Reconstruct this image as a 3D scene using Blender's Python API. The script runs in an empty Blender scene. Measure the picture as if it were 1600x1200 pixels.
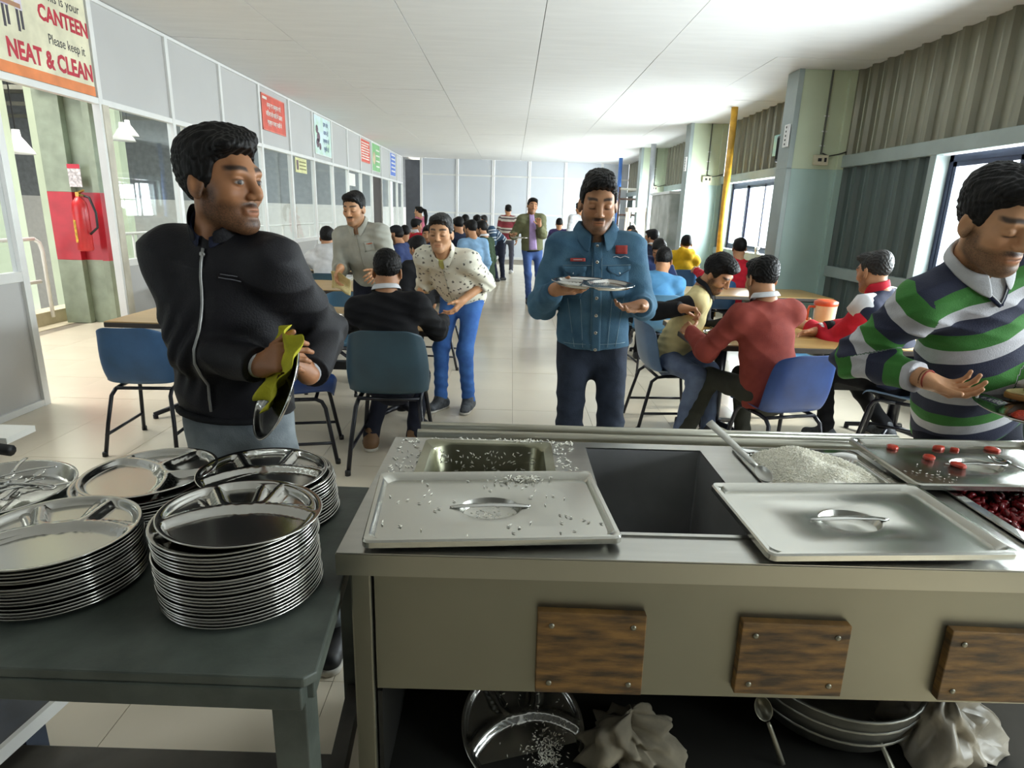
import bpy, bmesh, math, random
import numpy as np
from mathutils import Vector, Matrix
random.seed(7)
rng = np.random.default_rng(7)
SC = bpy.context.scene
COL = SC.collection

# ------------------------------------------------------------------ camera
F_PX, CAM_H = 971.2, 1.52
PITCH, ROLL, YAW = math.radians(15.41), math.radians(1.787), math.radians(-0.487)
def cam_basis():
    fw = Vector((0, math.cos(PITCH), -math.sin(PITCH))); up = Vector((0, math.sin(PITCH), math.cos(PITCH))); rt = Vector((1, 0, 0))
    M = Matrix.Rotation(YAW, 3, 'Z')
    fw, up, rt = M @ fw, M @ up, M @ rt
    return rt*math.cos(ROLL)+up*math.sin(ROLL), up*math.cos(ROLL)-rt*math.sin(ROLL), fw
CR, CU, CF = cam_basis()
cd = bpy.data.cameras.new('camera'); cam = bpy.data.objects.new('camera', cd); COL.objects.link(cam)
cd.sensor_width = 36; cd.lens = 36*F_PX/1600; cd.clip_start = .05; cd.clip_end = 200
m = Matrix.Identity(4)
for i in range(3):
    m[i][0], m[i][1], m[i][2] = CR[i], CU[i], -CF[i]
m[2][3] = CAM_H
cam.matrix_world = m
SC.camera = cam
def W(px, py, y):                     # a point of the place seen at that spot of the photograph, y metres into the room
    d = CR*((px-800)/F_PX) - CU*((py-600)/F_PX) + CF
    k = y/d.y
    return Vector((d.x*k, y, CAM_H+d.z*k))

# ------------------------------------------------------------------ world, sun, daylight, exposure
wd = bpy.data.worlds.new('world'); SC.world = wd; wd.use_nodes = True
bg = wd.node_tree.nodes['Background']; bg.inputs[0].default_value = (.93, .96, 1, 1); bg.inputs[1].default_value = 2.2
sd = bpy.data.lights.new('sun', 'SUN'); sun = bpy.data.objects.new('sun', sd); COL.objects.link(sun)
sd.energy = 3.0; sd.angle = math.radians(3); sd.color = (1, .95, .86)
sun.rotation_euler = Vector((.80, .22, .62)).to_track_quat('Z', 'Y').to_euler()
def area(name, loc, direction, sx, sy, power, color=(1, 1, 1)):
    l = bpy.data.lights.new(name, 'AREA'); l.shape = 'RECTANGLE'; l.size = sx; l.size_y = sy; l.energy = power; l.color = color
    o = bpy.data.objects.new(name, l); COL.objects.link(o); o.location = loc
    o.rotation_euler = Vector(direction).to_track_quat('-Z', 'Y').to_euler()
    return o
# daylight arriving at the windows of the right wall (each as large as its window, outside the glass)
for y0, y1, p in ((-1.2, 2.4, 150), (3.3, 5.75, 250), (9.1, 11.35, 330), (13.2, 15.7, 330), (17.4, 19.9, 330)):
    area('window_daylight', (4.05, (y0+y1)/2, 1.6), (-1, 0, .05), y1-y0, 1.15, p, (.93, .97, 1))
# skylights of the neighbouring hall; the deeper pair is added fill under closed roof
for x, y, p in ((-7.2, 5.5, 420), (-7.2, 12.0, 300), (-7.2, 18.5, 300), (-14, 8, 420), (-14, 17, 420)):
    area('skylight_and_fill', (x, y, 6.3), (.25 if x > -10 else -.3, 0, -1), 3.0, 4.5, p, (1, .97, .9))
vs = SC.view_settings
vs.view_transform = 'Standard'; vs.look = 'None'; vs.gamma = 1; vs.use_curve_mapping = False; vs.exposure = 0.65
SC.cycles.max_bounces = 10; SC.cycles.diffuse_bounces = 5; SC.cycles.glossy_bounces = 4; SC.cycles.transparent_max_bounces = 12
SC.cycles.transmission_bounces = 4; SC.cycles.caustics_reflective = False; SC.cycles.caustics_refractive = False
SC.cycles.sample_clamp_indirect = 6; SC.cycles.use_denoising = True

# ------------------------------------------------------------------ helpers
def C(h):
    h = h.lstrip('#'); v = [int(h[i:i+2], 16)/255 for i in (0, 2, 4)]
    return tuple(x/12.92 if x <= .04045 else ((x+.055)/1.055)**2.4 for x in v)
MATS = {}
def mat(name, col='#808080', rough=.5, metal=0., var=.12, vs=6., bump=0., bs=80., stretch=(1, 1, 1), col2=None, spec=.5, attr=None, sheen=0, coat=0, detail=4):
    if name in MATS: return MATS[name]
    M = bpy.data.materials.new(name); M.use_nodes = True; nt = M.node_tree; N = nt.nodes; L = nt.links
    b = N['Principled BSDF']; b.inputs['Roughness'].default_value = rough; b.inputs['Metallic'].default_value = metal
    b.inputs['Specular IOR Level'].default_value = spec
    if sheen: b.inputs['Sheen Weight'].default_value = sheen
    if coat: b.inputs['Coat Weight'].default_value = coat
    tc = N.new('ShaderNodeTexCoord'); mp = N.new('ShaderNodeMapping'); mp.inputs['Scale'].default_value = stretch
    L.new(tc.outputs['Object'], mp.inputs['Vector'])
    c1 = C(col) if isinstance(col, str) else col
    c2 = (C(col2) if isinstance(col2, str) else col2) if col2 else tuple(x*(1-var*2) for x in c1)
    nz = N.new('ShaderNodeTexNoise'); nz.inputs['Scale'].default_value = vs; nz.inputs['Detail'].default_value = detail
    L.new(mp.outputs[0], nz.inputs['Vector'])
    rp = N.new('ShaderNodeValToRGB'); rp.color_ramp.elements[0].position = .35; rp.color_ramp.elements[1].position = .68
    rp.color_ramp.elements[0].color = (*c2, 1); rp.color_ramp.elements[1].color = (*c1, 1)
    L.new(nz.outputs['Fac'], rp.inputs['Fac'])
    out = rp.outputs['Color']
    if attr:
        at = N.new('ShaderNodeAttribute'); at.attribute_name = attr
        mx = N.new('ShaderNodeMix'); mx.data_type = 'RGBA'; mx.blend_type = 'MULTIPLY'; mx.inputs[0].default_value = 1
        L.new(at.outputs['Color'], mx.inputs[6]); L.new(out, mx.inputs[7]); out = mx.outputs[2]
    L.new(out, b.inputs['Base Color'])
    if bump:
        n2 = N.new('ShaderNodeTexNoise'); n2.inputs['Scale'].default_value = bs; n2.inputs['Detail'].default_value = 5
        L.new(mp.outputs[0], n2.inputs['Vector'])
        bp = N.new('ShaderNodeBump'); bp.inputs['Strength'].default_value = bump; bp.inputs['Distance'].default_value = .01
        L.new(n2.outputs['Fac'], bp.inputs['Height']); L.new(bp.outputs[0], b.inputs['Normal'])
    MATS[name] = M
    return M
def glass_mat(name, tint=(.95, .98, .98), refl=.1, rough=.02):
    if name in MATS: return MATS[name]
    M = bpy.data.materials.new(name); M.use_nodes = True; nt = M.node_tree; N = nt.nodes; L = nt.links
    N.remove(N['Principled BSDF'])
    t = N.new('ShaderNodeBsdfTransparent'); t.inputs[0].default_value = (*tint, 1)
    g = N.new('ShaderNodeBsdfGlossy'); g.inputs['Roughness'].default_value = rough; g.inputs['Color'].default_value = (.9, .95, .95, 1)
    lw = N.new('ShaderNodeLayerWeight'); lw.inputs['Blend'].default_value = .5
    pw = N.new('ShaderNodeMath'); pw.operation = 'POWER'; pw.inputs[1].default_value = 4; L.new(lw.outputs['Facing'], pw.inputs[0])
    ml = N.new('ShaderNodeMath'); ml.operation = 'MULTIPLY_ADD'; ml.inputs[1].default_value = refl*3; ml.inputs[2].default_value = .03; L.new(pw.outputs[0], ml.inputs[0])
    mx = N.new('ShaderNodeMixShader')
    L.new(ml.outputs[0], mx.inputs[0]); L.new(t.outputs[0], mx.inputs[1]); L.new(g.outputs[0], mx.inputs[2]); L.new(mx.outputs[0], N['Material Output'].inputs[0])
    MATS[name] = M
    return M
def stripe_mat(name, bands, rough=.85, bump=.25):
    """bands: (start, colour) along the stripe coordinate, period 1"""
    if name in MATS: return MATS[name]
    M = mat(name, '#ffffff', rough, bump=bump, bs=260, var=.05, vs=30); nt = M.node_tree; N = nt.nodes; L = nt.links
    at = N.new('ShaderNodeAttribute'); at.attribute_name = 'stripe'
    fr = N.new('ShaderNodeMath'); fr.operation = 'FRACT'; L.new(at.outputs['Fac'], fr.inputs[0])
    rp = N.new('ShaderNodeValToRGB'); r = rp.color_ramp; r.interpolation = 'CONSTANT'
    while len(r.elements) < len(bands): r.elements.new(.5)
    for e, (p, c) in zip(r.elements, bands): e.position = p; e.color = (*C(c), 1)
    L.new(fr.outputs[0], rp.inputs[0])
    mx = N.new('ShaderNodeMix'); mx.data_type = 'RGBA'; mx.blend_type = 'MULTIPLY'; mx.inputs[0].default_value = 1
    b = N['Principled BSDF']; old = b.inputs['Base Color'].links[0].from_socket
    L.new(rp.outputs[0], mx.inputs[6]); L.new(old, mx.inputs[7]); L.new(mx.outputs[2], b.inputs['Base Color'])
    return M

class MB:
    """collects shapes and links them as one mesh object"""
    def __init__(s): s.v = []; s.f = []
    def add(s, vs, fs):
        o = len(s.v); s.v += [tuple(v) for v in vs]; s.f += [tuple(i+o for i in f) for f in fs]; return s
    def box(s, x0, x1, y0, y1, z0, z1):
        v = [(x, y, z) for x in (x0, x1) for y in (y0, y1) for z in (z0, z1)]
        return s.add(v, [(0, 1, 3, 2), (4, 6, 7, 5), (0, 4, 5, 1), (2, 3, 7, 6), (0, 2, 6, 4), (1, 5, 7, 3)])
    def cbox(s, c, size, R=None):
        h = [q/2 for q in size]; R = R or Matrix.Identity(3); c = Vector(c)
        v = [c + R @ Vector((a*h[0], b*h[1], d*h[2])) for a in (-1, 1) for b in (-1, 1) for d in (-1, 1)]
        return s.add(v, [(0, 1, 3, 2), (4, 6, 7, 5), (0, 4, 5, 1), (2, 3, 7, 6), (0, 2, 6, 4), (1, 5, 7, 3)])
    def bar(s, p, q, w, h, up=(0, 0, 1)):
        p, q = Vector(p), Vector(q); d = q-p; L = d.length; d.normalize(); u = Vector(up)
        if abs(d.dot(u)) > .98: u = Vector((0, 1, 0))
        x = d.cross(u).normalized(); u = x.cross(d)
        return s.cbox((p+q)/2, (w, L, h), Matrix((x, d, u)).transposed())
    def tube(s, pts, r, n=10, closed=False):
        pts = [Vector(p) for p in pts]; rings = []; k = len(pts); rr = r if hasattr(r, '__len__') else [r]*k
        nrm = None
        for i, p in enumerate(pts):
            a = pts[i-1] if (i > 0 or closed) else pts[i]; b = pts[(i+1) % k] if (i < k-1 or closed) else pts[i]
            t = (b-a).normalized()
            if nrm is None: nrm = t.orthogonal().normalized()
            nrm = (nrm - t*nrm.dot(t))
            nrm = nrm.normalized() if nrm.length > 1e-6 else t.orthogonal().normalized()
            bn = t.cross(nrm)
            rings.append([p+(nrm*math.cos(2*math.pi*j/n)+bn*math.sin(2*math.pi*j/n))*rr[i] for j in range(n)])
        return s.rings(rings, cap=not closed, loop=closed)
    def rings(s, rings, cap=True, loop=False, cap0=None, cap1=None):
        n = len(rings[0]); o = len(s.v); k = len(rings)
        for r in rings: s.v += [tuple(p) for p in r]
        for i in range(k if loop else k-1):
            a = o+i*n; b = o+((i+1) % k)*n
            for j in range(n):
                s.f.append((a+j, a+(j+1) % n, b+(j+1) % n, b+j))
        c0 = cap if cap0 is None else cap0; c1 = cap if cap1 is None else cap1
        if not loop:
            if c0: s.f.append(tuple(o+j for j in reversed(range(n))))
            if c1: s.f.append(tuple(o+(k-1)*n+j for j in range(n)))
        return s
    def lathe(s, prof, c=(0, 0, 0), n=32, cap0=True, cap1=True, R=None):
        c = Vector(c); R = R or Matrix.Identity(3)
        return s.rings([[c+R @ Vector((r*math.cos(2*math.pi*j/n), r*math.sin(2*math.pi*j/n), z)) for j in range(n)] for r, z in prof], cap0=cap0, cap1=cap1)
    def sheet(s, grid):
        o = len(s.v); a = len(grid); b = len(grid[0])
        for row in grid: s.v += [tuple(p) for p in row]
        for i in range(a-1):
            for j in range(b-1): s.f.append((o+i*b+j, o+(i+1)*b+j, o+(i+1)*b+j+1, o+i*b+j+1))
        return s
    def prism(s, poly, z0, z1):
        return s.rings([[(x, y, z0) for x, y in poly], [(x, y, z1) for x, y in poly]])
    def mesh(s, name):
        me = bpy.data.meshes.new(name); me.from_pydata(s.v, [], s.f); me.update(); return me
    def build(s, name, m, parent=None, smooth=False, bevel=0, solid=0, seg=2, sub=0):
        me = s.mesh(name)
        bm = bmesh.new(); bm.from_mesh(me); bmesh.ops.recalc_face_normals(bm, faces=bm.faces); bm.to_mesh(me); bm.free()
        return obj(name, me, m, parent, smooth, bevel, solid, seg, sub)
def obj(name, me, m, parent=None, smooth=False, bevel=0, solid=0, seg=2, sub=0):
    o = bpy.data.objects.new(name, me); COL.objects.link(o)
    if m is not None and not me.materials: me.materials.append(m)
    if smooth: me.polygons.foreach_set('use_smooth', [True]*len(me.polygons))
    if solid: q = o.modifiers.new('solid', 'SOLIDIFY'); q.thickness = abs(solid); q.offset = 1 if solid > 0 else -1
    if bevel: q = o.modifiers.new('bevel', 'BEVEL'); q.width = bevel; q.segments = seg; q.limit_method = 'ANGLE'; q.angle_limit = .6
    if sub: q = o.modifiers.new('sub', 'SUBSURF'); q.levels = sub; q.render_levels = sub
    if parent is not None: o.parent = parent
    return o
def tag(o, label, cat, group=None, kind=None):
    o['label'] = label; o['category'] = cat
    if group: o['group'] = group
    if kind: o['kind'] = kind
    return o
def thing(name, label, cat, loc=(0, 0, 0), rz=0, group=None):
    o = bpy.data.objects.new(name, None); COL.objects.link(o); o.location = loc; o.rotation_euler = (0, 0, rz); o.empty_display_size = .05
    return tag(o, label, cat, group)
def struct(o): o['kind'] = 'structure'; return o
def copy_tree(o, parent=None):
    c = o.copy(); COL.objects.link(c)
    if parent is not None: c.parent = parent
    for ch in o.children: copy_tree(ch, c)
    return c
def text_mesh(txt, size, align='CENTER', ext=.001, bold=0.0):
    cu = bpy.data.curves.new('txt', 'FONT'); cu.body = txt; cu.size = size; cu.align_x = align; cu.extrude = ext; cu.offset = bold; cu.resolution_u = 2
    t = bpy.data.objects.new('txt', cu); COL.objects.link(t)
    dg = bpy.context.evaluated_depsgraph_get(); me = bpy.data.meshes.new_from_object(t.evaluated_get(dg))
    bpy.data.objects.remove(t); bpy.data.curves.remove(cu)
    return me
def rrect(w, d, r, z, n=6, c=(0, 0)):
    """rounded rectangle ring, 4*(n+1) points"""
    out = []
    for k, (sx, sy) in enumerate(((1, 1), (-1, 1), (-1, -1), (1, -1))):
        for i in range(n+1):
            a = math.pi/2*(k+i/n)
            out.append((c[0]+sx*(w/2-r)+r*math.cos(a), c[1]+sy*(d/2-r)+r*math.sin(a), z))
    return out
def ering(rx, ry, z, n=28, c=(0, 0)):
    # starts near the +x side like rrect, same order
    return [(c[0]+rx*math.cos(2*math.pi*(i+.5)/n-.0), c[1]+ry*math.sin(2*math.pi*(i+.5)/n), z) for i in range(n)]

# ------------------------------------------------------------------ materials
M_ALU = mat('white_aluminium', '#e4e5e3', .35, .0, .05, 3, spec=.6)
M_PANEL = mat('grey_laminate', '#bdbdbc', .42, 0, .03, 1.2)
M_PANEL2 = mat('pale_laminate', '#cdd2d9', .4, 0, .03, 1.0)
M_CEIL = mat('ceiling_board', '#dcdcdb', .75, 0, .03, 1.5, stretch=(1, 6, 1))
M_TILE = mat('cream_floor_tile', '#ddd2bd', .22, 0, .035, 1.6, bump=.02, bs=8, spec=.45)
M_GROUT = mat('tile_joint', '#8f8676', .8)
M_GLASS = glass_mat('window_glass', (.93, .96, .96), .12)
M_STEEL = mat('stainless_steel', '#bdbcb6', .3, 1., .06, 3, bump=.015, bs=30, stretch=(1, 8, 1))
M_STEEL_SHINY = mat('polished_steel', '#cfcfcc', .14, 1., .04, 5)
M_STEEL_DULL = mat('dull_steel', '#8d8a7b', .42, 1., .06, 2)
M_DARK = mat('black_paint', '#1a1a1c', .45, 0, .2)
M_BLACKTUBE = mat('black_tube', '#22222a', .3, .2, .2, 20)
M_CORR = mat('corrugated_sheet', '#8d8b7b', .3, .55, .12, 2.5, stretch=(1, 1, .3))
M_CORR_LOW = mat('corrugated_sheet_green', '#566260', .45, .2, .1, 2.5, stretch=(1, 1, .3))
M_BEAMG = mat('grey_green_beam', '#99a5a3', .45, .1, .08, 3)
M_GREEN_U = mat('pale_green_paint', '#c0cbb0', .5, 0, .05, 2)
M_GREEN_L = mat('blue_green_paint', '#a3bcb6', .4, 0, .05, 2)
M_FRAME_DK = mat('dark_window_frame', '#3a3f57', .4, .3, .1)
M_WHITE = mat('white_paint', '#e9e8e2', .5, 0, .03)
M_WOODTOP = mat('table_laminate', '#b8985f', .35, 0, .1, 3, stretch=(1, 12, 1), col2='#a3824c')
M_TEDGE = mat('table_edge_band', '#3a322a', .5)
M_TGREEN = mat('worn_green_paint', '#616860', .5, 0, .25, 5, bump=.15, bs=30, col2='#3d433d', detail=8)

# ================================================================== THE ROOM
XL, XR, YF, YB, ZC = -3.53, 3.78, 21.2, -2.2, 3.13
# ---- floor with single tiles
fl = struct(MB().box(XL-2.0, XR+.1, YB, YF+.1, -.12, -.006).build('floor', M_GROUT))
T = .6; tile_me = MB().box(-T/2+.0012, T/2-.0012, -T/2+.0012, T/2-.0012, -.006, 0).mesh('tile'); tile_me.materials.append(M_TILE)
cells = []
for i in range(-10, 7):
    for j in range(-10, 31):
        x = .05+T*(i+.5); y = 3.53+T*(j-5+.5)
        if x-T/2 < XL-2.0 or x+T/2 > XR+.35 or y > YF or y < YB+.3: continue
        d = math.hypot(x, y)
        if x < XL and not (3.8 < y < 9): continue
        seen = y > .8 and abs(x) < .95*y+1.2
        cells.append((d if seen else 100+d, x, y))
cells.sort()
rest = MB()
for k, (d, x, y) in enumerate(cells):
    if k < 300:
        o = bpy.data.objects.new('tile', tile_me); COL.objects.link(o); o.location = (x, y, random.uniform(-.0006, .0006)); o.parent = fl
    else: rest.box(x-T/2+.0012, x+T/2-.0012, y-T/2+.0012, y+T/2-.0012, -.006, 0)
rt = rest.build('floor_tiles', M_TILE, fl); rt['kind'] = 'stuff'
# ---- ceiling boards
ce = struct(MB().box(XL-.05, XR+.05, YB, YF, ZC+.02, ZC+.06).build('ceiling', mat('ceiling_void', '#4a4a48', .9)))
xs = [XL, -2.25, -.99, .23, 1.47, 2.66, XR]
for a in range(6):
    y = YB - (0 if a % 2 else .0) + .05
    y = 7.0-2.44*4
    while y < YF:
        y0, y1 = max(y, YB), min(y+2.44, YF)
        if y1-y0 > .1:
            o = MB().box(-(xs[a+1]-xs[a])/2+.003, (xs[a+1]-xs[a])/2-.003, -(y1-y0)/2+.002, (y1-y0)/2-.002, 0, .018).build('ceiling_panel', M_CEIL, ce)
            o.location = ((xs[a]+xs[a+1])/2, (y0+y1)/2, ZC+random.uniform(-.001, .003)); o.rotation_euler = (random.uniform(-.0015, .0015), random.uniform(-.002, .002), 0)
        y += 2.44
# ---- left partition: aluminium frame, laminate boards and glass
ys = [5.70+1.18*i for i in range(13)]; YE = ys[-1]+.95
wl = struct(MB().box(XL-.03, XL+.03, ys[0], YE, 0, .05).box(XL-.03, XL+.03, -2.2, 4.56, 0, .05).build('wall_left', M_ALU, bevel=.004))
def rail(z, y0, y1, h=.05): MB().box(XL-.03, XL+.03, y0, y1, z-h/2, z+h/2).build('rail', M_ALU, wl, bevel=.004)
rail(2.32, -2.2, YE); rail(ZC-.02, -2.2, YE, .03); rail(.97, ys[0], YE, .06); rail(.97, -2.2, 4.56, .07)
fyn = [-2.2, -.9, .5, 1.9, 3.2, 4.54]
post = MB().box(-.032, .032, -.028, .028, .0, ZC-.03).mesh('mullion'); post.materials.append(M_ALU)
dpost = MB().box(-.032, .032, -.03, .03, .0, 2.30).mesh('mullion'); dpost.materials.append(M_ALU)
for y in ys+[YE] + fyn:
    o = bpy.data.objects.new('mullion', dpost if y == 4.54 else post); COL.objects.link(o); o.location = (XL, y, 0); o.parent = wl
MB().box(XL-.04, XL+.04, 5.70, 5.79, 0, 2.30).build('door_jamb', mat('cream_door_jamb', '#cfc9b8', .5), wl, bevel=.006)
segs = list(zip(ys, ys[1:]+[YE])) + list(zip(fyn, fyn[1:]))
for k, (y0, y1) in enumerate(segs):
    MB().box(XL-.008, XL+.008, y0+.03, y1-.03, 2.345, ZC-.035).build('upper_panel', M_PANEL, wl)
    MB().box(XL-.008, XL+.008, y0+.03, y1-.03, .05, .94).build('lower_panel', M_PANEL, wl)
    if k == 9: MB().box(XL-.006, XL+.002, y0+.03, y1-.03, 1.0, 2.295).build('dark_panel', mat('dark_brown_board', '#3d3530', .6), wl)
    else: MB().box(XL-.003, XL+.003, y0+.03, y1-.03, 1.0, 2.295).build('glass_pane', M_GLASS, wl)
MB().box(XL-.008, XL+.008, 4.57, 5.67, 2.345, ZC-.035).build('upper_panel', M_PANEL, wl)
# ---- far partition
wf = struct(MB().box(-3.0, 3.9, YF-.03, YF+.03, 0, .08).build('wall_far', M_ALU))
fx = [-2.97+1.17*i for i in range(6)]
for x in fx: MB().box(x-.035, x+.035, YF-.045, YF+.03, 0, ZC).build('mullion', M_ALU, wf, bevel=.004)
for x0, x1 in zip(fx, fx[1:]+[3.78]):
    for z0, z1 in ((.08, 1.44), (1.48, 2.62), (2.66, ZC)): MB().box(x0+.04, x1-.04, YF-.012, YF+.01, z0, z1).build('panel', M_PANEL2, wf)
for z in (1.46, 2.64): MB().box(-2.97, 3.78, YF-.03, YF+.02, z-.025, z+.025).build('rail', M_ALU, wf)
struct(MB().box(XL-.1, -2.99, YF+.9, YF+1.0, 0, ZC).build('wall_behind_gap', mat('dark_gap', '#34383c', .8)))
struct(MB().box(XL-2, XR+.1, YB-.1, YB, 0, ZC+.1).build('wall_back', mat('dimmed_kitchen_wall', '#3a3833', .7)))  # unseen wall, its colour darkened to stand in for a dim kitchen
# ---- right wall: corrugated cladding, girts, windows, columns
def corrugated(y0, y1, z0, z1, x, m, name='corrugated_panel', per=.27, parent=None):
    prof = []; y = y0
    while y < y1:
        for t, dx in ((0, 0), (.07, 0), (.078, -.008), (.09, -.008), (.098, 0), (.18, 0), (.2, -.045), (.235, -.045), (.262, 0)):
            if y+t <= y1: prof.append((y+t, x+dx))
        y += per
    prof.append((y1, x))
    mb = MB(); mb.sheet([[(px, py, z0) for py, px in prof], [(px, py, z1) for py, px in prof]])
    return mb.build(name, m, parent, solid=.002)
wr = struct(MB().box(XR+.02, XR+.06, YB, YF, 0, .05).build('wall_right', M_BEAMG))
bays = [(-2.2, 3.15, -1.2, 2.4), (3.15, 7.45, 3.3, 5.78), (7.75, 11.7, 9.15, 11.35), (12.0, 16.0, 13.2, 15.7), (16.3, YF, 17.4, 19.9)]
wn = 0
for b0, b1, w0, w1 in bays:
    y = b0
    while y < b1-.05:
        e = min(y+1.08, b1); corrugated(y, e, 2.24, ZC+.02, XR, M_CORR, parent=wr); y = e
    corrugated(b0, b1, 0, .93, XR, M_CORR_LOW, parent=wr)
    corrugated(b0, w0-.08, .93, 2.14, XR, M_CORR_LOW, parent=wr)
    if b1-w1 > .2: corrugated(w1+.08, b1, .93, 2.14, XR, M_CORR_LOW, parent=wr)
    MB().box(XR-.075, XR-.005, b0, b1, 2.12, 2.25).build('girt', M_BEAMG, wr, bevel=.008)
    MB().box(XR-.075, XR-.005, b0, b1, .91, 1.03).build('girt', M_BEAMG, wr, bevel=.008)
    for yy in (w0, w1): MB().box(XR-.075, XR+.16, yy-.07 if yy == w0 else yy, yy if yy == w0 else yy+.09, 1.03, 2.12).build('jamb', M_BEAMG, wr, bevel=.006)
    wn += 1
    wi = struct(MB().box(XR+.05, XR+.09, w0, w1, 1.03, 1.08).box(XR+.05, XR+.09, w0, w1, 2.06, 2.12).box(XR+.05, XR+.09, w0, w0+.05, 1.03, 2.12).box(XR+.05, XR+.09, w1-.05, w1, 1.03, 2.12).build('window_%d' % wn, M_FRAME_DK))
    n = 3; st = (w1-w0-.1)/n
    for k in range(n):
        a = w0+.05+k*st; q = XR+.055+.018*(k % 2)
        MB().box(q, q+.02, a, a+.045, 1.08, 2.06).box(q, q+.02, a+st-.045, a+st, 1.08, 2.06).box(q, q+.02, a, a+st, 1.08, 1.12).box(q, q+.02, a, a+st, 2.02, 2.06).build('sash', M_FRAME_DK, wi)
        MB().box(q+.008, q+.012, a+.04, a+st-.04, 1.11, 2.03).build('glass_pane', M_GLASS, wi)
def column(yc, n):
    c = struct(MB().box(3.16, XR-.02, yc+.02, yc+.28, 0, 2.10).build('column_%d' % n, M_GREEN_L, bevel=.004))
    MB().box(3.16, XR-.02, yc+.02, yc+.28, 2.10, ZC).build('upper_shaft', M_GREEN_U, c, bevel=.004)
    for z0, z1, m in ((0, 2.1, M_GREEN_L), (2.1, ZC, M_GREEN_U)):
        MB().box(3.10, 3.16, yc, yc+.30, z0, z1).build('flange', M_BEAMG, c, bevel=.004)
        MB().box(XR-.12, XR-.02, yc-.02, yc+.30, z0, z1).build('flange', m, c, bevel=.004)
    return c
for n, yc in enumerate((7.45, 11.7, 16.0)):
    c = column(yc, n+1)
    # conduit, clips and switch box
    MB().tube([(3.47, yc+.01, ZC), (3.47, yc+.008, 2.26)], .011, 8).build('conduit', mat('grey_conduit', '#55584f', .6), c)
    for z in (2.35, 2.5, 2.66): MB().box(3.44, 3.50, yc+.003, yc+.012, z-.006, z+.006).build('clip', M_ALU, c)
    sb = MB().box(3.39, 3.55, yc-.03, yc+.02, 2.14, 2.25).build('socket_box', mat('cream_plastic', '#cfc7ad', .5), c, bevel=.008)
    MB().box(3.43, 3.47, yc-.034, yc-.03, 2.18, 2.215).box(3.50, 3.525, yc-.034, yc-.03, 2.175, 2.22).build('switch', M_DARK, sb)
    MB().tube([(3.48, yc, 2.27), (3.55, yc-.02, 2.24), (3.65, yc-.03, 2.26), (3.74, yc-.03, 2.29)], .007, 6).build('cable', M_DARK, c)
# ================================================================== neighbouring hall behind the glass
hf = struct(MB().box(-22, XL-2.0, -6, 26, -3.2, -3.1).build('hall_floor', mat('hall_concrete', '#a9a496', .6, 0, .1, .6)))
struct(MB().box(-5.95, XL-2.0, -6, 26, -.35, 0).build('walkway_slab', mat('cream_kerb', '#cfc4a6', .6)))
struct(MB().box(-5.95, -5.72, -6, 26, 0, .16).build('kerb', mat('cream_kerb')))
wh = struct(MB().box(-22.1, -22, -6, 26, -3.2, 1.4).box(-22, XL, 26, 26.1, -3.2, 1.6).build('wall_hall', mat('white_tiled_wall', '#d8d8d2', .4, 0, .05)))
struct(MB().box(-22.1, -22, -6, 26, 1.4, 6.6).box(-22, XL, 26, 26.1, 1.6, 6.6).build('wall_hall_upper', mat('dark_cladding', '#83888a', .6)))
for yy in range(-4, 26, 3): MB().box(-21.99, -21.93, yy, yy+.08, -3, 1.4).build('joint', M_BEAMG, wh)
roof = MB()
for y0, y1 in ((-6, 3.2), (7.8, 9.8), (14.2, 16.3), (20.7, 26)): roof.box(-22, XL-.05, y0, y1, 6.6, 6.7)
roof.box(-22, -9, 3.2, 7.8, 6.6, 6.7).box(-22, -9, 9.8, 14.2, 6.6, 6.7).box(-22, -9, 16.3, 20.7, 6.6, 6.7).box(-5.4, XL-.05, -6, 26, 6.6, 6.7)
struct(roof.build('hall_roof', mat('roof_sheet', '#9a978a', .6)))
struct(MB().box(XL-.06, XL+.02, -6, 26, ZC+.06, 6.7).build('wall_over_partition', mat('roof_sheet')))
for k, y in enumerate(range(-2, 26, 3)):
    MB().bar((-22, y, 5.2), (XL-.1, y, 5.9), .1, .22).bar((-22, y, 4.4), (XL-.1, y, 4.6), .08, .12).build('roof_truss_%d' % k, mat('truss_paint', '#76776c', .6))['kind'] = 'structure'
for k, z in enumerate((1.55, -.6)):
    MB().box(-21.8, -21.4, -6, 26, z, z+.35).build('hall_beam_%d' % k, mat('green_beam', '#93a79a', .5))['kind'] = 'structure'
def hallcol(x, y, n, w=.36, red=False):
    c = struct(MB().box(x-w/2, x+w/2, y-w/2, y+w/2, -3.1 if x < -6 else 0, .79 if red else 6).build('hall_column_%d' % n, M_GREEN_U if not red else mat('sage_paint', '#8f9a86', .5), bevel=.004))
    if red:
        MB().box(x-w/2, x+w/2, y-w/2, y+w/2, .79, 1.6).build('red_band', mat('red_paint', '#b3202e', .4), c, bevel=.004)
        MB().box(x-w/2, x+w/2, y-w/2, y+w/2, 1.6, 6).build('upper_shaft', mat('sage_paint'), c, bevel=.004)
        for z0, z1, m in ((0, .79, mat('sage_paint')), (.79, 1.6, mat('red_paint')), (1.6, 6, mat('sage_paint'))):
            MB().box(x+w/2, x+w/2+.28, y-.06, y+.1, z0, z1).build('web', m, c); MB().box(x+w/2+.26, x+w/2+.34, y-w/2, y+w/2+.1, z0, z1).build('flange', m, c)
    return c
hallcol(-5.47, 8.0, 1, .30, True)
for n, (x, y) in enumerate(((-9.5, 13.5), (-9.0, 11.5), (-8.0, 18), (-12, 20), (-14, 15))): hallcol(x, y, n+2)

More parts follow.
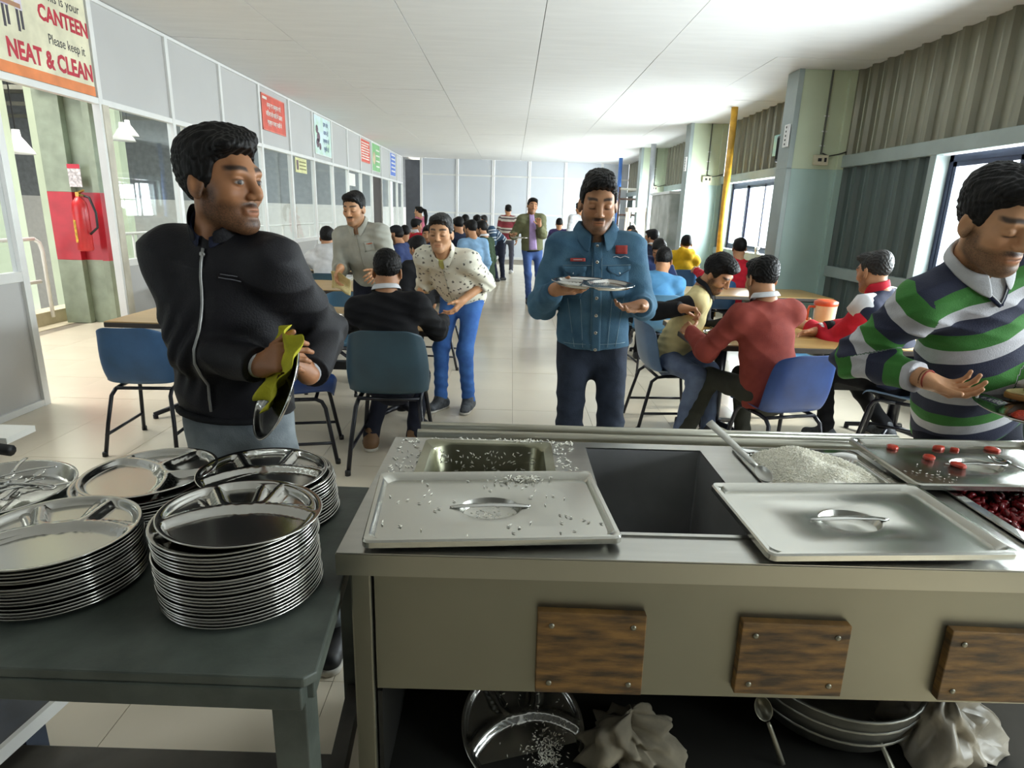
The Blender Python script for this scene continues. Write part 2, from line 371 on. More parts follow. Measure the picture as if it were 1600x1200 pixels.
# ================================================================== things on the walls and columns
RL = Matrix(((0, 0, 1, 0), (1, 0, 0, 0), (0, 1, 0, 0), (0, 0, 0, 1)))     # lettering that faces +x
RRT = Matrix(((0, 0, -1, 0), (-1, 0, 0, 0), (0, 1, 0, 0), (0, 0, 0, 1)))  # lettering that faces -x
def lettering(txt, size, m, parent, y, z, x=0, R=RL, align='CENTER', bold=0., sx=1., name='lettering'):
    o = obj(name, text_mesh(txt, size, align, .0006, bold), m, parent)
    o.matrix_local = Matrix.Translation((x, y, z)) @ R @ Matrix.Diagonal((sx, 1, 1, 1)); return o
RED = mat('red_print', '#c2273d', .5); BLK = mat('dark_print', '#2d2c33', .5); WHT = mat('white_print', '#f2efe9', .5)
def poster(name, label, y0, y1, z0, z1, m, x=XL+.014, frame=None, cat='poster'):
    t = thing(name, label, cat, (x, (y0+y1)/2, z0)); w, h = (y1-y0)/2, z1-z0
    MB().box(0, .006, -w, w, 0, h).build('board', m, t)
    if frame:
        MB().box(.004, .010, -w, w, 0, .015).box(.004, .010, -w, w, h-.015, h).box(.004, .010, -w, -w+.015, 0, h).box(.004, .010, w-.015, w, 0, h).build('border', frame, t)
    return t, w, h
t, w, h = poster('canteen_sign', 'large cream sign above the doorway asking to keep the canteen neat and clean', 4.05, 5.66, 2.35, 3.1, mat('cream_sign', '#e9e5c8', .4), cat='sign')
MB().box(.006, .008, -w, w, 0, .075).build('orange_stripe', mat('orange_print', '#ea8a4f', .5), t)
lettering('This is your', .10, BLK, t, .53, .59, .007, sx=.85)
lettering('CANTEEN', .15, RED, t, .53, .44, .007, bold=.005, sx=.82)
lettering('Please keep it', .10, BLK, t, .53, .29, .007, sx=.75)
lettering('NEAT & CLEAN', .17, RED, t, .345, .115, .007, bold=.006, sx=.78)
# a small printed picture of people at a table, flat on the sign
for k, (a, m_) in enumerate(((-.30, '#cfc6dc'), (-.19, '#d8cfe2'), (-.07, '#c3b6d0'), (.06, '#e0d8e6'))):
    f_ = MB().box(.006, .0075, a-.035, a+.035, .44, .58).build('picture_figure', mat('print_figure_%d' % k, m_, .6), t)
    MB().lathe([(.022, .006), (.022, .0078)], (0, a, .61), 12, R=Matrix(((0, 0, 1), (1, 0, 0), (0, 1, 0)))).build('picture_head', mat('print_tan', '#b58a6c', .6), f_)
    MB().box(.006, .0078, a-.03, a-.008, .30, .44).box(.006, .0078, a+.008, a+.03, .32, .44).build('picture_legs', mat('print_charcoal', '#4a4650', .6), f_)
MB().box(.0065, .0082, -.32, .08, .45, .48).build('picture_table', mat('print_tan'), t)
R1 = mat('poster_red', '#e0604e', .5); G1 = mat('poster_green', '#b9d8bf', .5, 0, .1, 4, col2='#d5e6ee'); G2 = mat('poster_leaf', '#8cc488', .5); B1 = mat('poster_blue', '#5a7fd6', .5)
t, w, h = poster('red_notice', 'red notice with white lettering, nearest of the posters on the left partition', 9.33, 10.24, 2.54, 3.02, R1, frame=mat('poster_red_edge', '#e98878', .5))
for k, s in enumerate(('अन्न का सम्मान करें', 'जितना लो थाली में उतना', 'व्यर्थ न जाए नाली में')): lettering(s, .085, WHT, t, .0, .32-.115*k, .011, bold=.002, sx=.85)
MB().box(.006, .009, -w+.04, -w+.2, h-.07, h-.035).build('logo_block', WHT, t)
t, w, h = poster('picture_poster', 'pale green poster with a picture and dark lettering on the left partition', 11.70, 12.74, 2.42, 3.09, G1, frame=M_ALU)
for k, s in enumerate(('हाथ धोएं', 'साफ रहें', 'स्वस्थ रहें', 'सुखी रहें')): lettering(s, .10, mat('blue_print', '#34508a', .5), t, .18, .52-.14*k, .011)
pc = MB()
for yy, zz, r in ((-.36, .43, .07), (-.28, .3, .09), (-.34, .2, .08), (-.2, .15, .06)): pc.lathe([(r, .006), (r*.95, .009)], (0, yy, zz), 16, R=Matrix(((0, 0, 1), (1, 0, 0), (0, 1, 0))))
pc.build('picture', mat('print_mauve', '#8a6f7d', .6, 0, .4, 20), t)
t, w, h = poster('red_notice', 'small red notice with many white lines beside the leaf green poster', 15.2, 16.12, 2.56, 3.06, R1, frame=mat('poster_red_edge'))
lm = MB()
for k in range(7): lm.box(.006, .009, -w+.07, w-.07-.1*(k % 3 == 2), .07+.058*k, .095+.058*k)
lm.build('printed_line', WHT, t)
t, w, h = poster('picture_poster', 'leaf green poster further down the left partition', 16.36, 17.34, 2.42, 3.10, G2, frame=M_ALU)
MB().lathe([(.15, .006), (.14, .009)], (0, -.22, .32), 18, R=Matrix(((0, 0, 1), (1, 0, 0), (0, 1, 0)))).build('picture', mat('print_peach', '#d8c3a5', .6), t)
lm = MB(); [lm.box(.006, .009, .0, w-.08, .12+.13*k, .155+.13*k) for k in range(4)]; lm.build('printed_line', WHT, t)
t, w, h = poster('picture_poster', 'blue poster farthest down the left partition', 18.75, 19.6, 2.44, 3.08, B1, frame=M_ALU)
lm = MB(); [lm.box(.006, .009, -.22, w-.08, .12+.11*k, .16+.11*k) for k in range(5)]; lm.build('printed_line', WHT, t)
poster('yellow_note', 'small pale yellow notice taped inside the upper glass', 10.64, 11.2, 2.05, 2.28, mat('note_yellow', '#e3e2a8', .6), x=XL+.006)
lm = MB(); [lm.box(.006, .0075, -.1, .24, .05+.055*k, .072+.055*k) for k in range(3)]; lm.build('printed_line', mat('print_olive', '#8a8a5a', .6), bpy.data.objects['yellow_note']); MB().box(.006, .0075, -.24, -.14, .04, .19).build('picture', mat('print_mauve'), bpy.data.objects['yellow_note'])
poster('white_note', 'small white notice taped to the glass beyond the yellow one', 13.95, 14.6, 1.98, 2.24, M_WHITE, x=XL+.006)
t, w, h = poster('blue_white_sign', 'white sign with blue marks hanging behind the glass beside the jacketed man\'s head', 8.45, 9.3, 2.12, 2.46, M_WHITE, x=XL-.7, cat='sign')
MB().lathe([(.06, .006), (.06, .009)], (0, -.3, .27), 16, R=Matrix(((0, 0, 1), (1, 0, 0), (0, 1, 0)))).box(.006, .009, -.36, -.24, .02, .09).box(.006, .009, -.34, -.25, .12, .17).build('mark', B1, t)
MB().tube([(0, -.3, .34), (0, -.3, 2.0)], .006, 6).tube([(0, .3, .34), (0, .3, 2.0)], .006, 6).build('hanger', M_ALU, t)
# posters, speaker and lamps on the right wall
t, w, h = poster('wall_chart', 'green and blue chart on the corrugated wall behind the speaker', 8.85, 9.5, 2.41, 2.69, mat('chart_green', '#b5d3bd', .5, 0, .2, 5, col2='#7fb2c0'), x=XR-.06)
MB().lathe([(.05, -.002), (.05, -.004)], (0, .15, .19), 14, R=Matrix(((0, 0, 1), (1, 0, 0), (0, 1, 0)))).lathe([(.06, -.002), (.06, -.004)], (0, .14, .07), 14, R=Matrix(((0, 0, 1), (1, 0, 0), (0, 1, 0)))).build('printed_disc', B1, t)
poster('wall_chart', 'small dark green chart on the corrugated wall above the white cabinet', 13.4, 14.0, 2.45, 2.75, mat('chart_dark', '#5e8a74', .5), x=XR-.06)
t = thing('wall_speaker', 'black speaker box hanging beside the nearest green column', 'speaker', (3.28, 7.86, 2.2))
MB().box(-.13, .1, -.1, .1, 0, .3).build('cabinet', M_DARK, t, bevel=.015); MB().box(-.134, -.13, -.08, .08, .03, .27).build('grille', mat('grille_cloth', '#0d0d0e', .9), t); MB().tube([(.0, 0, .3), (.02, 0, .36), (-.1, -.02, .4)], .01, 6).build('bracket', M_BEAMG, t)
for nm, yc, lb in (('perforated_bracket', 7.45, 'white perforated strip bracket on the edge of the nearest green column'), ('perforated_bracket', 11.7, 'white perforated strip bracket on the edge of the second green column')):
    t = thing(nm, lb, 'bracket', (3.085, yc+.08, 2.33)); MB().box(-.012, .008, -.06, .06, 0, .24).build('strip', M_ALU, t, bevel=.003)
    hm = MB(); [hm.lathe([(.012, 0), (.012, .003)], (-.013, -.0, .03+.045*k), 10, R=Matrix(((0, 0, -1), (1, 0, 0), (0, 1, 0)))) for k in range(5)]; hm.build('hole', M_DARK, t)
t = thing('flood_lamp', 'small grey flood lamp on a bent bracket above the far windows', 'lamp', (3.6, 13.2, 2.3)); MB().box(-.08, .06, -.1, .1, .18, .36).build('housing', M_BEAMG, t, bevel=.01); MB().bar((0, -.05, .18), (.1, -.15, -.02), .03, .03).bar((0, .05, .18), (.02, .1, -.04), .03, .03).build('bracket', M_ALU, t)
tag(MB().tube([(3.6, 8.0, 2.78), (3.7, 8.5, 3.1)], .018, 8).build('white_rod', M_WHITE), 'short white rod slanting across the corrugated wall', 'rod')
# poles
tag(MB().tube([(3.27, 10.0, ZC), (3.29, 10.0, 0)], .05, 14).build('yellow_pipe', mat('yellow_paint', '#d9a637', .45, 0, .2, 8), smooth=True), 'yellow standpipe from floor to ceiling before the second window', 'pipe')
tag(MB().tube([(3.21, 15.2, ZC), (3.24, 15.2, 0)], .06, 14).build('grey_pipe', mat('grey_pipe_paint', '#b9bdc2', .4), smooth=True), 'grey standpipe beside the white cabinet', 'pipe')
tag(MB().tube([(3.1, 19, ZC), (3.1, 19, 0)], .055, 14).build('blue_pipe', mat('blue_paint', '#3d6db5', .4), smooth=True), 'blue standpipe near the far wall', 'pipe')
# fire extinguisher in the hall with its notice
t = thing('fire_extinguisher', 'red fire extinguisher hung on the red banded column outside the doorway', 'extinguisher', (-5.12, 7.66, .92)); EX = mat('extinguisher_red', '#c22a2e', .3)
MB().lathe([(.07, 0), (.085, .02), (.085, .5), (.075, .56), (.04, .61), (.025, .63)], n=20).build('cylinder', EX, t, True)
MB().box(-.02, .02, -.02, .02, .63, .68).bar((0, 0, .67), (.09, -.03, .70), .025, .02).bar((0, 0, .66), (.08, -.03, .64), .02, .015).build('valve', mat('brass', '#b08a45', .35, .8), t)
MB().tube([(.03, 0, .65), (.14, -.02, .62), (.2, -.03, .45), (.19, -.02, .28), (.1, -.03, .2)], .014, 8).build('hose', M_DARK, t, True)
MB().sheet([[(.0868*math.cos(a), .0868*math.sin(a), z) for z in (.1, .36)] for a in np.linspace(3.3, 4.5, 8)]).build('yellow_label', mat('yellow_print', '#d9ab3e', .5, 0, .3, 30), t, True)
tag(MB().box(-5.32, -5.17, 7.835, 7.845, 1.66, 1.92).build('column_notice', mat('notice_white', '#e6dede', .5, 0, .3, 40)), 'small white notice with red heading above the fire extinguisher', 'notice')
MB().box(-5.32, -5.17, 7.832, 7.836, 1.87, 1.92).build('heading', RED, bpy.data.objects['column_notice'])
tag(MB().box(-5.58, -5.0, 7.78, 7.80, 2.74, 2.9).build('orange_board', mat('orange_board', '#c46a44', .5, 0, .3, 20)), 'orange lettered board high on the red banded column', 'board')
# white railing along the walkway
t = thing('walkway_railing', 'white tubular railing along the walkway outside the doorway', 'railing', (-5.65, 0, .1))
for z in (.45, .95): MB().tube([(0, 2, z), (0, 7.55, z)], .022, 8).build('rail', M_WHITE, t, True)
MB().tube([(0, 7.55, .95), (0, 7.63, .9), (0, 7.66, .8), (0, 7.66, 0)], .022, 8).build('end_post', M_WHITE, t, True)
for k in range(7): MB().tube([(0, 7.3-.85*k, 0), (0, 7.3-.85*k, .95)], .018, 8).build('post', M_WHITE, t, True)
t = thing('walkway_railing', 'white tubular railing seen through the glass past the red banded column', 'railing', (-5.65, 8.4, .1))
for z in (.1, .45, .95): MB().tube([(0, 0, z), (0, 12, z)], .022, 8).build('rail', M_WHITE, t, True)
for k in range(12): MB().tube([(0, .1+1.05*k, 0), (0, .1+1.05*k, .95)], .018, 8).build('post', M_WHITE, t, True)
# pendant lamps in the hall
for k, (x, y, z, lb) in enumerate(((-9.2, 12.3, 2.3, 'white bell shaped pendant lamp hanging in the hall left of the red banded column'), (-9.4, 16.0, 2.9, 'white bell shaped pendant lamp seen through the first glass pane'), (-11, 19, 3.3, 'far bell shaped pendant lamp deep in the hall'))):
    t = thing('pendant_lamp', lb, 'lamp', (x, y, z), group='pendant lamps in the hall')
    MB().lathe([(.06, .42), (.07, .3), (.1, .26), (.24, .05), (.26, 0)], n=20, cap1=False).build('shade', M_WHITE, t, True, solid=.004); MB().tube([(0, 0, .4), (0, 0, 4.2)], .012, 6).build('cord', M_DARK, t); MB().lathe([(.05, .18), (.09, .1), (.07, .03), (.01, .0)], n=14).build('bulb', M_WHITE, t, True)
t = thing('light_box', 'pale blue lit panel in the hall behind the first glass panes', 'panel', (-9, 14.2, .3)); e = mat('lit_panel', '#8890c8', .5); e.node_tree.nodes['Principled BSDF'].inputs['Emission Color'].default_value = (.42, .47, 1, 1); e.node_tree.nodes['Principled BSDF'].inputs['Emission Strength'].default_value = .5
MB().box(0, .08, -.5, .5, .1, 1.7).build('screen', e, t); MB().box(-.02, .07, -.55, .55, 0, .1).box(-.02, .07, -.55, .55, 1.7, 1.78).build('casing', M_WHITE, t)
# cabinet, rack and stool far right
t = thing('white_cabinet', 'tall worn white cabinet before the right wall, behind the seated diners', 'cabinet', (3.36, 13.5, 0))
MB().box(-.27, .27, -.85, .85, .1, 2.0).build('body', mat('worn_white_metal', '#c3c8c6', .5, 0, .15, 3, col2='#9aa09c'), t, bevel=.01); MB().box(-.28, -.27, -.83, -.01, .14, 1.96).build('door', mat('worn_white_metal'), t); MB().box(-.28, -.27, .01, .83, .14, 1.96).build('door', mat('worn_white_metal'), t)
MB().box(-.31, .3, -.87, .87, 1.97, 2.02).build('top', M_ALU, t); MB().tube([(-.3, -.06, .95), (-.3, -.06, 1.1)], .01, 6).build('handle', M_STEEL, t)
for sx, sy in ((-1, -1), (1, -1), (-1, 1), (1, 1)): MB().box(sx*.24-.02, sx*.24+.02, sy*.8-.02, sy*.8+.02, 0, .1).build('foot', M_DARK, t)
t = thing('pipe_rack', 'rusty pipe barrier rack with three crossbars near the far right corner', 'rack', (3.25, 17.0, 0)); RU = mat('rusty_pipe', '#86706a', .5, .2, .3, 10)
for x in (-.45, .45): MB().tube([(x, 0, 0), (x, 0, 2.25)], .03, 8).build('upright', RU, t, True)
for z, m in ((1.1, RU), (1.55, RU), (1.95, RU), (2.2, M_WHITE)): MB().tube([(-.45, 0, z), (.5, 0, z)], .028, 8).build('crossbar', m, t, True)
t = thing('wooden_stool', 'tall pale wooden stool standing before the white cabinet', 'stool', (2.98, 15.4, 0)); ST = mat('pale_wood', '#d2c2ae', .6)
MB().box(-.25, .25, -.2, .2, 1.62, 1.72).build('seat', ST, t, bevel=.01)
for sx in (-1, 1):
    for sy in (-1, 1): MB().bar((sx*.2, sy*.16, 1.62), (sx*.26, sy*.2, 0), .05, .05).build('leg', ST, t)
MB().bar((-.22, -.18, 1.5), (.24, -.19, .9), .03, .05).bar((-.24, -.19, .9), (.24, -.19, .9), .03, .05).build('brace', ST, t)

# ================================================================== chairs and tables
CH_COL = {'navy': ('#2d4a86', '#24396a'), 'slate': ('#33505f', '#2b4350'), 'blue': ('#37618f', '#2e5276'), 'teal': ('#4b7590', '#3f6680'), 'grey': ('#5d7899', '#4c637f')}
def make_chair(color):
    root = thing('plastic_chair', 'x', 'chair')
    m = mat('chair_plastic_'+color, CH_COL[color][0], .42, 0, .1, 5, col2=CH_COL[color][1], bump=.03, bs=60)
    prof = [(.225, .415, .19), (.21, .435, .2), (.16, .437, .208), (.05, .427, .213), (-.06, .42, .215), (-.13, .427, .217), (-.175, .45, .22), (-.2, .49, .224), (-.218, .56, .228), (-.235, .65, .222), (-.255, .75, .205), (-.268, .795, .19), (-.274, .805, .175)]
    g = []
    for k, (y, z, w) in enumerate(prof):
        row = []; seat = k <= 5; bend = max(0, 1-abs(k-6.5)/2.5)
        for j in range(13):
            u = -1+j/6; a = abs(u)
            e = max(0, (a-.72)/.28)
            x = u*w
            cv = a**2*.022
            if seat: row.append((x, y, z+cv*.6+(.018*e*e if k > 0 else -.012*e)))
            else: row.append((x, y+cv*1.5+.05*e*e*(1-.45*(k > 10)), z-(.02*e if k > 10 else 0)))
        g.append(row)
    sh = MB().sheet(g).build('seat_shell', m, root, True, solid=.007, sub=1)
    q = sh.modifiers; 
    r = .0125
    def arch(s):
        x = s*.165
        return [(s*.215, .235, 0), (s*.19, .2, .2), (s*.172, .175, .345), (s*.167, .155, .385), (x, .12, .402), (x, -.06, .402), (s*.168, -.12, .395), (s*.174, -.16, .365), (s*.195, -.2, .2), (s*.212, -.245, 0)]
    for s in (-1, 1):
        a = arch(s)
        MB().tube(a[:5]+[(s*.165, .03, .402)], r, 8).build('leg', M_BLACKTUBE, root, True)
        MB().tube([(s*.165, .03, .402)]+a[5:], r, 8).build('leg', M_BLACKTUBE, root, True)
        MB().tube([(s*.2, .212, .13), (s*.203, -.222, .13)], .010, 8).build('stretcher', M_BLACKTUBE, root, True)
        for y in (.237, -.247): MB().lathe([(.016, 0), (.016, .022), (.013, .03)], (s*.2125, y, 0), 10).build('rubber_foot', M_DARK, root, True)
    for y in (.12, -.12): MB().tube([(-.166, y, .402), (.166, y, .402)], .011, 8).build('crossbar', M_BLACKTUBE, root, True)
    return root
PROTO = {}
def chair(color, x, y, deg, label, z=0, s=1.0):
    if color not in PROTO: PROTO[color] = make_chair(color); o = PROTO[color]
    else: o = copy_tree(PROTO[color])
    o.location = (x, y, z); o.rotation_euler = (0, 0, math.radians(deg)); o.scale = (s, s, s); o['label'] = label; o['group'] = 'plastic canteen chairs'
    return o
chair('blue', -2.26, 3.83, 4, 'empty blue plastic chair to the left of the man in the black jacket')
chair('slate', -.70, 3.66, 2, 'dark slate plastic chair under the diner in the black sweater', s=1.08)
chair('navy', -1.30, 3.72, -78, 'navy plastic chair half hidden behind the yellow cloth')
chair('teal', -1.45, 5.22, 176, 'teal plastic chair pushed in at the far side of the near left table')
chair('slate', -2.05, 5.36, 186, 'slate chair at the far side of the near left table, toward the glass')
chair('teal', -2.60, 7.12, 182, 'pale teal chair behind the second table on the left')
chair('slate', -2.08, 7.12+.15, 4, 'dark slate chair under the diner in the white hoodie')
chair('navy', -.72, 6.2, 84, 'dark chair beside the second table, behind the floral shirt')
chair('navy', 1.66, 3.62, 14, 'bright navy chair under the diner in the maroon sweater')
chair('grey', 1.20, 4.55, -86, 'grey blue chair under the diner in the cream vest')
chair('teal', 2.30, 4.98, 188, 'teal chair at the far side of the near right table')
chair('grey', 2.66, 3.98, 52, 'grey blue chair under the diner in the red and navy jacket')
chair('teal', 1.46, 6.2, 6, 'teal chair under the diner in the light blue sweater')
chair('slate', .98, 7.0, -84, 'slate chair at the end of the second table on the right')
chair('blue', 2.62, 7.9, -12, 'blue chair under the diner in the red shirt')
chair('blue', 2.50, 9.3, 5, 'blue chair under the diner in the yellow hoodie')
chair('slate', 1.20, 15.1, -10, 'dark chair under the far diner in purple by the aisle')
def make_table(name, label, x0, x1, y0, y1, group='canteen tables'):
    cx, cy = (x0+x1)/2, (y0+y1)/2; w, d = (x1-x0)/2, (y1-y0)/2
    t = thing(name, label, 'table', (cx, cy, 0), group=group)
    MB().box(-w+.004, w-.004, -d+.004, d-.004, .745, .752).build('laminate_top', M_WOODTOP, t)
    MB().box(-w, w, -d, d, .712, .7455).build('table_edge', M_TEDGE, t, bevel=.004)
    for s in (-1, 1):
        px = s*(w-.32)
        MB().lathe([(.04, .05), (.04, .70)], (px, 0, 0), 14).build('pedestal', M_BLACKTUBE, t, True)
        MB().box(px-.2, px+.2, -.28, .28, .69, .712).build('top_plate', M_DARK, t)
        for a in (45, 135, 225, 315):
            c, q = math.cos(math.radians(a)), math.sin(math.radians(a))
            MB().tube([(px, 0, .09), (px+.1*c, .1*q, .075), (px+.3*c, .3*q, .03)], [.024, .02, .016], 8).lathe([(.018, 0), (.018, .03)], (px+.29*c, .29*q, 0), 8).build('base_foot', M_BLACKTUBE, t, True)
    MB().box(-w+.32, w-.32, -.03, .03, .36, .42).build('beam', M_DARK, t)
    return t
make_table('canteen_table', 'wood topped table at the near left, behind the man in the black jacket', -2.66, -.47, 4.04, 4.96)
make_table('canteen_table', 'second wood topped table on the left, by the glass wall', -3.1, -1.5, 5.98, 6.82)
make_table('canteen_table', 'third table on the left, before the white hoodie', -3.1, -1.3, 7.85, 8.65)
make_table('canteen_table', 'far left table where the group in red and blue sits', -2.7, -.95, 10.0, 10.8)
make_table('canteen_table', 'wood topped table at the near right with the orange lidded jug', 1.20, 3.15, 3.86, 4.80)
make_table('canteen_table', 'second table on the right, in front of the nearest green column', 1.32, 3.40, 6.5, 7.3)
make_table('canteen_table', 'third table on the right, before the yellow hoodie', 1.35, 3.0, 9.95, 10.75)

# ================================================================== serving counter
CT = .85
t = thing('serving_counter', 'stainless steel serving counter with food wells across the foreground', 'counter', (0, 0, 0)); SCN = t
PX = [(-.222, .122), (.24, .584), (.694, 1.038), (1.165, 1.509)]; PY0, PY1 = 1.225, 1.742
CX0, CX1, CY0, CY1 = -.334, 2.1, 1.116, 1.785
top = MB(); z0, z1 = CT-.004, CT
top.box(CX0, CX1, CY0, PY0, z0, z1).box(CX0, CX1, PY1, CY1, z0, z1)
edges = [CX0]+[q for p in PX for q in p]+[CX1]
for a, b in zip(edges[0::2], edges[1::2]): top.box(a, b, PY0, PY1, z0, z1)
top.build('counter_top', M_STEEL, t)
MB().box(CX0, CX1, CY0-.002, CY0+.002, CT-.05, CT-.003).box(CX0, CX1, CY1-.002, CY1+.002, CT-.05, CT-.003).box(CX0-.002, CX0+.002, CY0, CY1, CT-.05, CT-.003).build('edge_lip', mat('lip_steel', '#a5a294', .38, 1., .06, 2), t)
MB().box(-.262, CX1, CY0+.012, CY0+.016, .515, CT-.05).build('front_panel', M_STEEL_DULL, t)
MB().box(-.310, -.268, CY0+.008, CY0+.05, .0, CT-.05).build('leg', M_STEEL_DULL, t, bevel=.004)
MB().box(-.310, -.268, CY1-.06, CY1-.02, .0, CT-.05).build('leg', M_STEEL_DULL, t, bevel=.004)
MB().box(-.300, -.296, CY0+.04, CY1-.03, .0, CT-.05).build('side_panel', M_STEEL_DULL, t)
MB().box(-.262, CX1, CY1-.03, CY1-.024, .0, CT-.05).build('back_panel', M_STEEL_DULL, t)
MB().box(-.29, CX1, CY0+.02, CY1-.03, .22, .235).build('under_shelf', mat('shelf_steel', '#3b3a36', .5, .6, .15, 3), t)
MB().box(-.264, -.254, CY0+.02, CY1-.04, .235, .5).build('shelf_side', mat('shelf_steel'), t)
WOODP = mat('worn_wood', '#86622f', .6, 0, .2, 7, bump=.3, bs=22, stretch=(1.6, 1, 9), col2='#3d2c14', detail=9)
for x0, x1, zb, zt in ((.077, .307, .532, .728), (.503, .735, .541, .716), (.942, 1.18, .536, .708)):
    pd = MB().rings([[(x0+.002, CY0-.008, zb), (x1, CY0-.008, zb-.002), (x1-.004, CY0-.008, zt-.002), (x0, CY0-.008, zt+.002)], [(x0+.002, CY0+.012, zb), (x1, CY0+.012, zb-.002), (x1-.004, CY0+.012, zt-.002), (x0, CY0+.012, zt+.002)]]).build('wooden_pad', WOODP, t, bevel=.002)
    for sx in (x0+.03, x1-.03):
        for sz in (zb+.025, zt-.03): MB().lathe([(.006, 0), (.006, .003), (.003, .0045)], (sx, CY0-.007, sz), 10, R=Matrix(((1, 0, 0), (0, 0, -1), (0, 1, 0)))).build('screw', M_STEEL_DULL, pd, True)
for k, (a, b) in enumerate(PX):
    if k == 1:    # the open well
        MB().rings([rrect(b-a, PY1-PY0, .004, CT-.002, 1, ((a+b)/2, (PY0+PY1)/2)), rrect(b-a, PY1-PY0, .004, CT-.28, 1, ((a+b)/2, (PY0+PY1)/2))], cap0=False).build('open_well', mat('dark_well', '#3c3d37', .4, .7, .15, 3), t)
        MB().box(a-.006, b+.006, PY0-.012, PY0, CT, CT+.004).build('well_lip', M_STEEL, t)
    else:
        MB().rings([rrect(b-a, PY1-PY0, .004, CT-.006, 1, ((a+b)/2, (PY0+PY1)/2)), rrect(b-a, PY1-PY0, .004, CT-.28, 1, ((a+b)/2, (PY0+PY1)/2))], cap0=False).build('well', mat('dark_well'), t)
# tubular tray rails behind the counter
t = thing('tray_rail', 'pair of long steel tubes forming the tray rail behind the counter', 'rail', (0, 0, 0)); TR = mat('rail_tube', '#c4c2b4', .35, .75, .06, 3)
for y, x1, z in ((2.03, 1.36, .80), (1.94, 2.1, .805)):
    MB().tube([(-.29, y, z), (x1, y, z)], .0165, 14).build('tube', TR, t, True)
for x in (.0, .7, 1.3, 1.9): MB().bar((x, 1.79, .72), (x, 2.04 if x < 1.36 else 1.95, .775), .03, .012).box(x-.012, x+.012, 1.93, 1.95, .77, .79).build('bracket', M_STEEL_DULL, t)
# ---- pans, lids
def pan(name, label, k, depth=.12, m=M_STEEL_SHINY, z=CT):
    a, b = PX[k]; c = ((a+b)/2, (PY0+PY1)/2); w, d = b-a, PY1-PY0
    mb = MB().rings([rrect(w+.03, d+.03, .02, .004), rrect(w+.03, d+.03, .02, .008), rrect(w-.02, d-.02, .05, .008), rrect(w-.03, d-.03, .05, .0), rrect(w-.05, d-.05, .045, -depth+.02), rrect(w-.075, d-.075, .04, -depth)], cap0=False)
    o = mb.build(name, m, None, True); o.location = (*c, z); tag(o, label, 'pan'); q = o.modifiers.new('e', 'EDGE_SPLIT'); q.split_angle = .9
    return o
pan('food_pan', 'nearly empty steel food pan with stray rice grains, at the left end of the counter', 0, .15, mat('tarnished_steel', '#a8a794', .3, 1., .2, 6, col2='#83826c'))
pan('food_pan', 'steel food pan filled with white rice', 2, .11)
pan('food_pan', 'steel food pan of red salad at the right end of the counter', 3, .11)
def lid(name, label, c, rz, tilt=(0, 0), w=.535, d=.33):
    t = thing(name, label, 'lid', c, rz); t.rotation_euler = (tilt[0], tilt[1], rz)
    mb = MB().rings([rrect(w, d, .016, -.012), rrect(w, d, .016, .0), rrect(w-.006, d-.006, .014, .004), rrect(w-.022, d-.022, .02, .004), rrect(w-.028, d-.028, .028, .001), rrect(w-.042, d-.042, .03, -.010), rrect(w-.16, d-.13, .05, -.0105), ering(.074, .056, -.0105), ering(.070, .052, -.0125), ering(.062, .044, -.027), ering(.045, .03, -.031), ering(.02, .012, -.031)], cap0=False)
    o = mb.build('sheet', M_STEEL_SHINY if False else mat('lid_steel', '#c9c8c0', .24, 1., .05, 3, bump=.01, bs=12), t, True); q = o.modifiers.new('e', 'EDGE_SPLIT'); q.split_angle = .5
    h = [(-.092, -.0015, .002), (-.08, -.001, .007), (-.06, .001, .008), (0, .003, .008), (.06, .001, .008), (.08, -.001, .007), (.092, -.0015, .002)]
    MB().sheet([[(x, -w_, z-.0085), (x, 0, z-.0075), (x, w_, z-.0085)] for x, z, w_ in h]).build('strap_handle', M_STEEL_SHINY, t, True, solid=.0015)
    return t
lid('pan_lid', 'rice strewn steel lid lying askew over the left pan', (-.03, 1.30, .878), math.radians(5), (.02, 0))
lid('pan_lid', 'steel lid lying over the rice pan, beside the open dark well', (.792, 1.285, .878), math.radians(3.5), (.02, 0))
lid('pan_lid', 'steel lid holding tomato slices and a spoon at the right end of the counter', (1.34, 1.64, .880), math.radians(1.5), (.01, 0), w=.57, d=.335)
# ---- food
RICE = mat('cooked_rice', '#f6f3e6', .6, 0, .04, 30)
def grain_mesh(mb, p, yaw, tilt, s=1.0):
    d = Vector((math.cos(yaw)*math.cos(tilt), math.sin(yaw)*math.cos(tilt), math.sin(tilt))); n = d.orthogonal().normalized(); b = d.cross(n); p = Vector(p); L, r = .0042*s, .0013*s
    v = [p-d*L]+[p+(n*math.cos(a)+b*math.sin(a))*r for a in (0, 1.57, 3.14, 4.71)]+[p+d*L]
    mb.add(v, [(0, 2, 1), (0, 3, 2), (0, 4, 3), (0, 1, 4), (5, 1, 2), (5, 2, 3), (5, 3, 4), (5, 4, 1)])
a, b = PX[2]; cx, cy = (a+b)/2, (PY0+PY1)/2
def rz_(x, y):
    u, v = (x-cx)/.15, (y-cy)/.235
    n = .5+.5*math.sin(x*31+1.3*math.sin(y*23))*math.sin(y*27+math.sin(x*19))
    return CT-.04+.055*math.exp(-((u+.25)**2*.8+(v-.6)**2*1.1))*1.35+.034*n*math.exp(-((u-.5)**2+(v-.25)**2)*1.2)-.03*max(0, u*u-.6)-.01*max(0, v*v-.6)
g = [[(cx-.155+.31*i/40, cy-.24+.48*j/60, rz_(cx-.155+.31*i/40, cy-.24+.48*j/60)+random.uniform(-.002, .002)) for i in range(41)] for j in range(61)]
mb = MB().sheet(g)
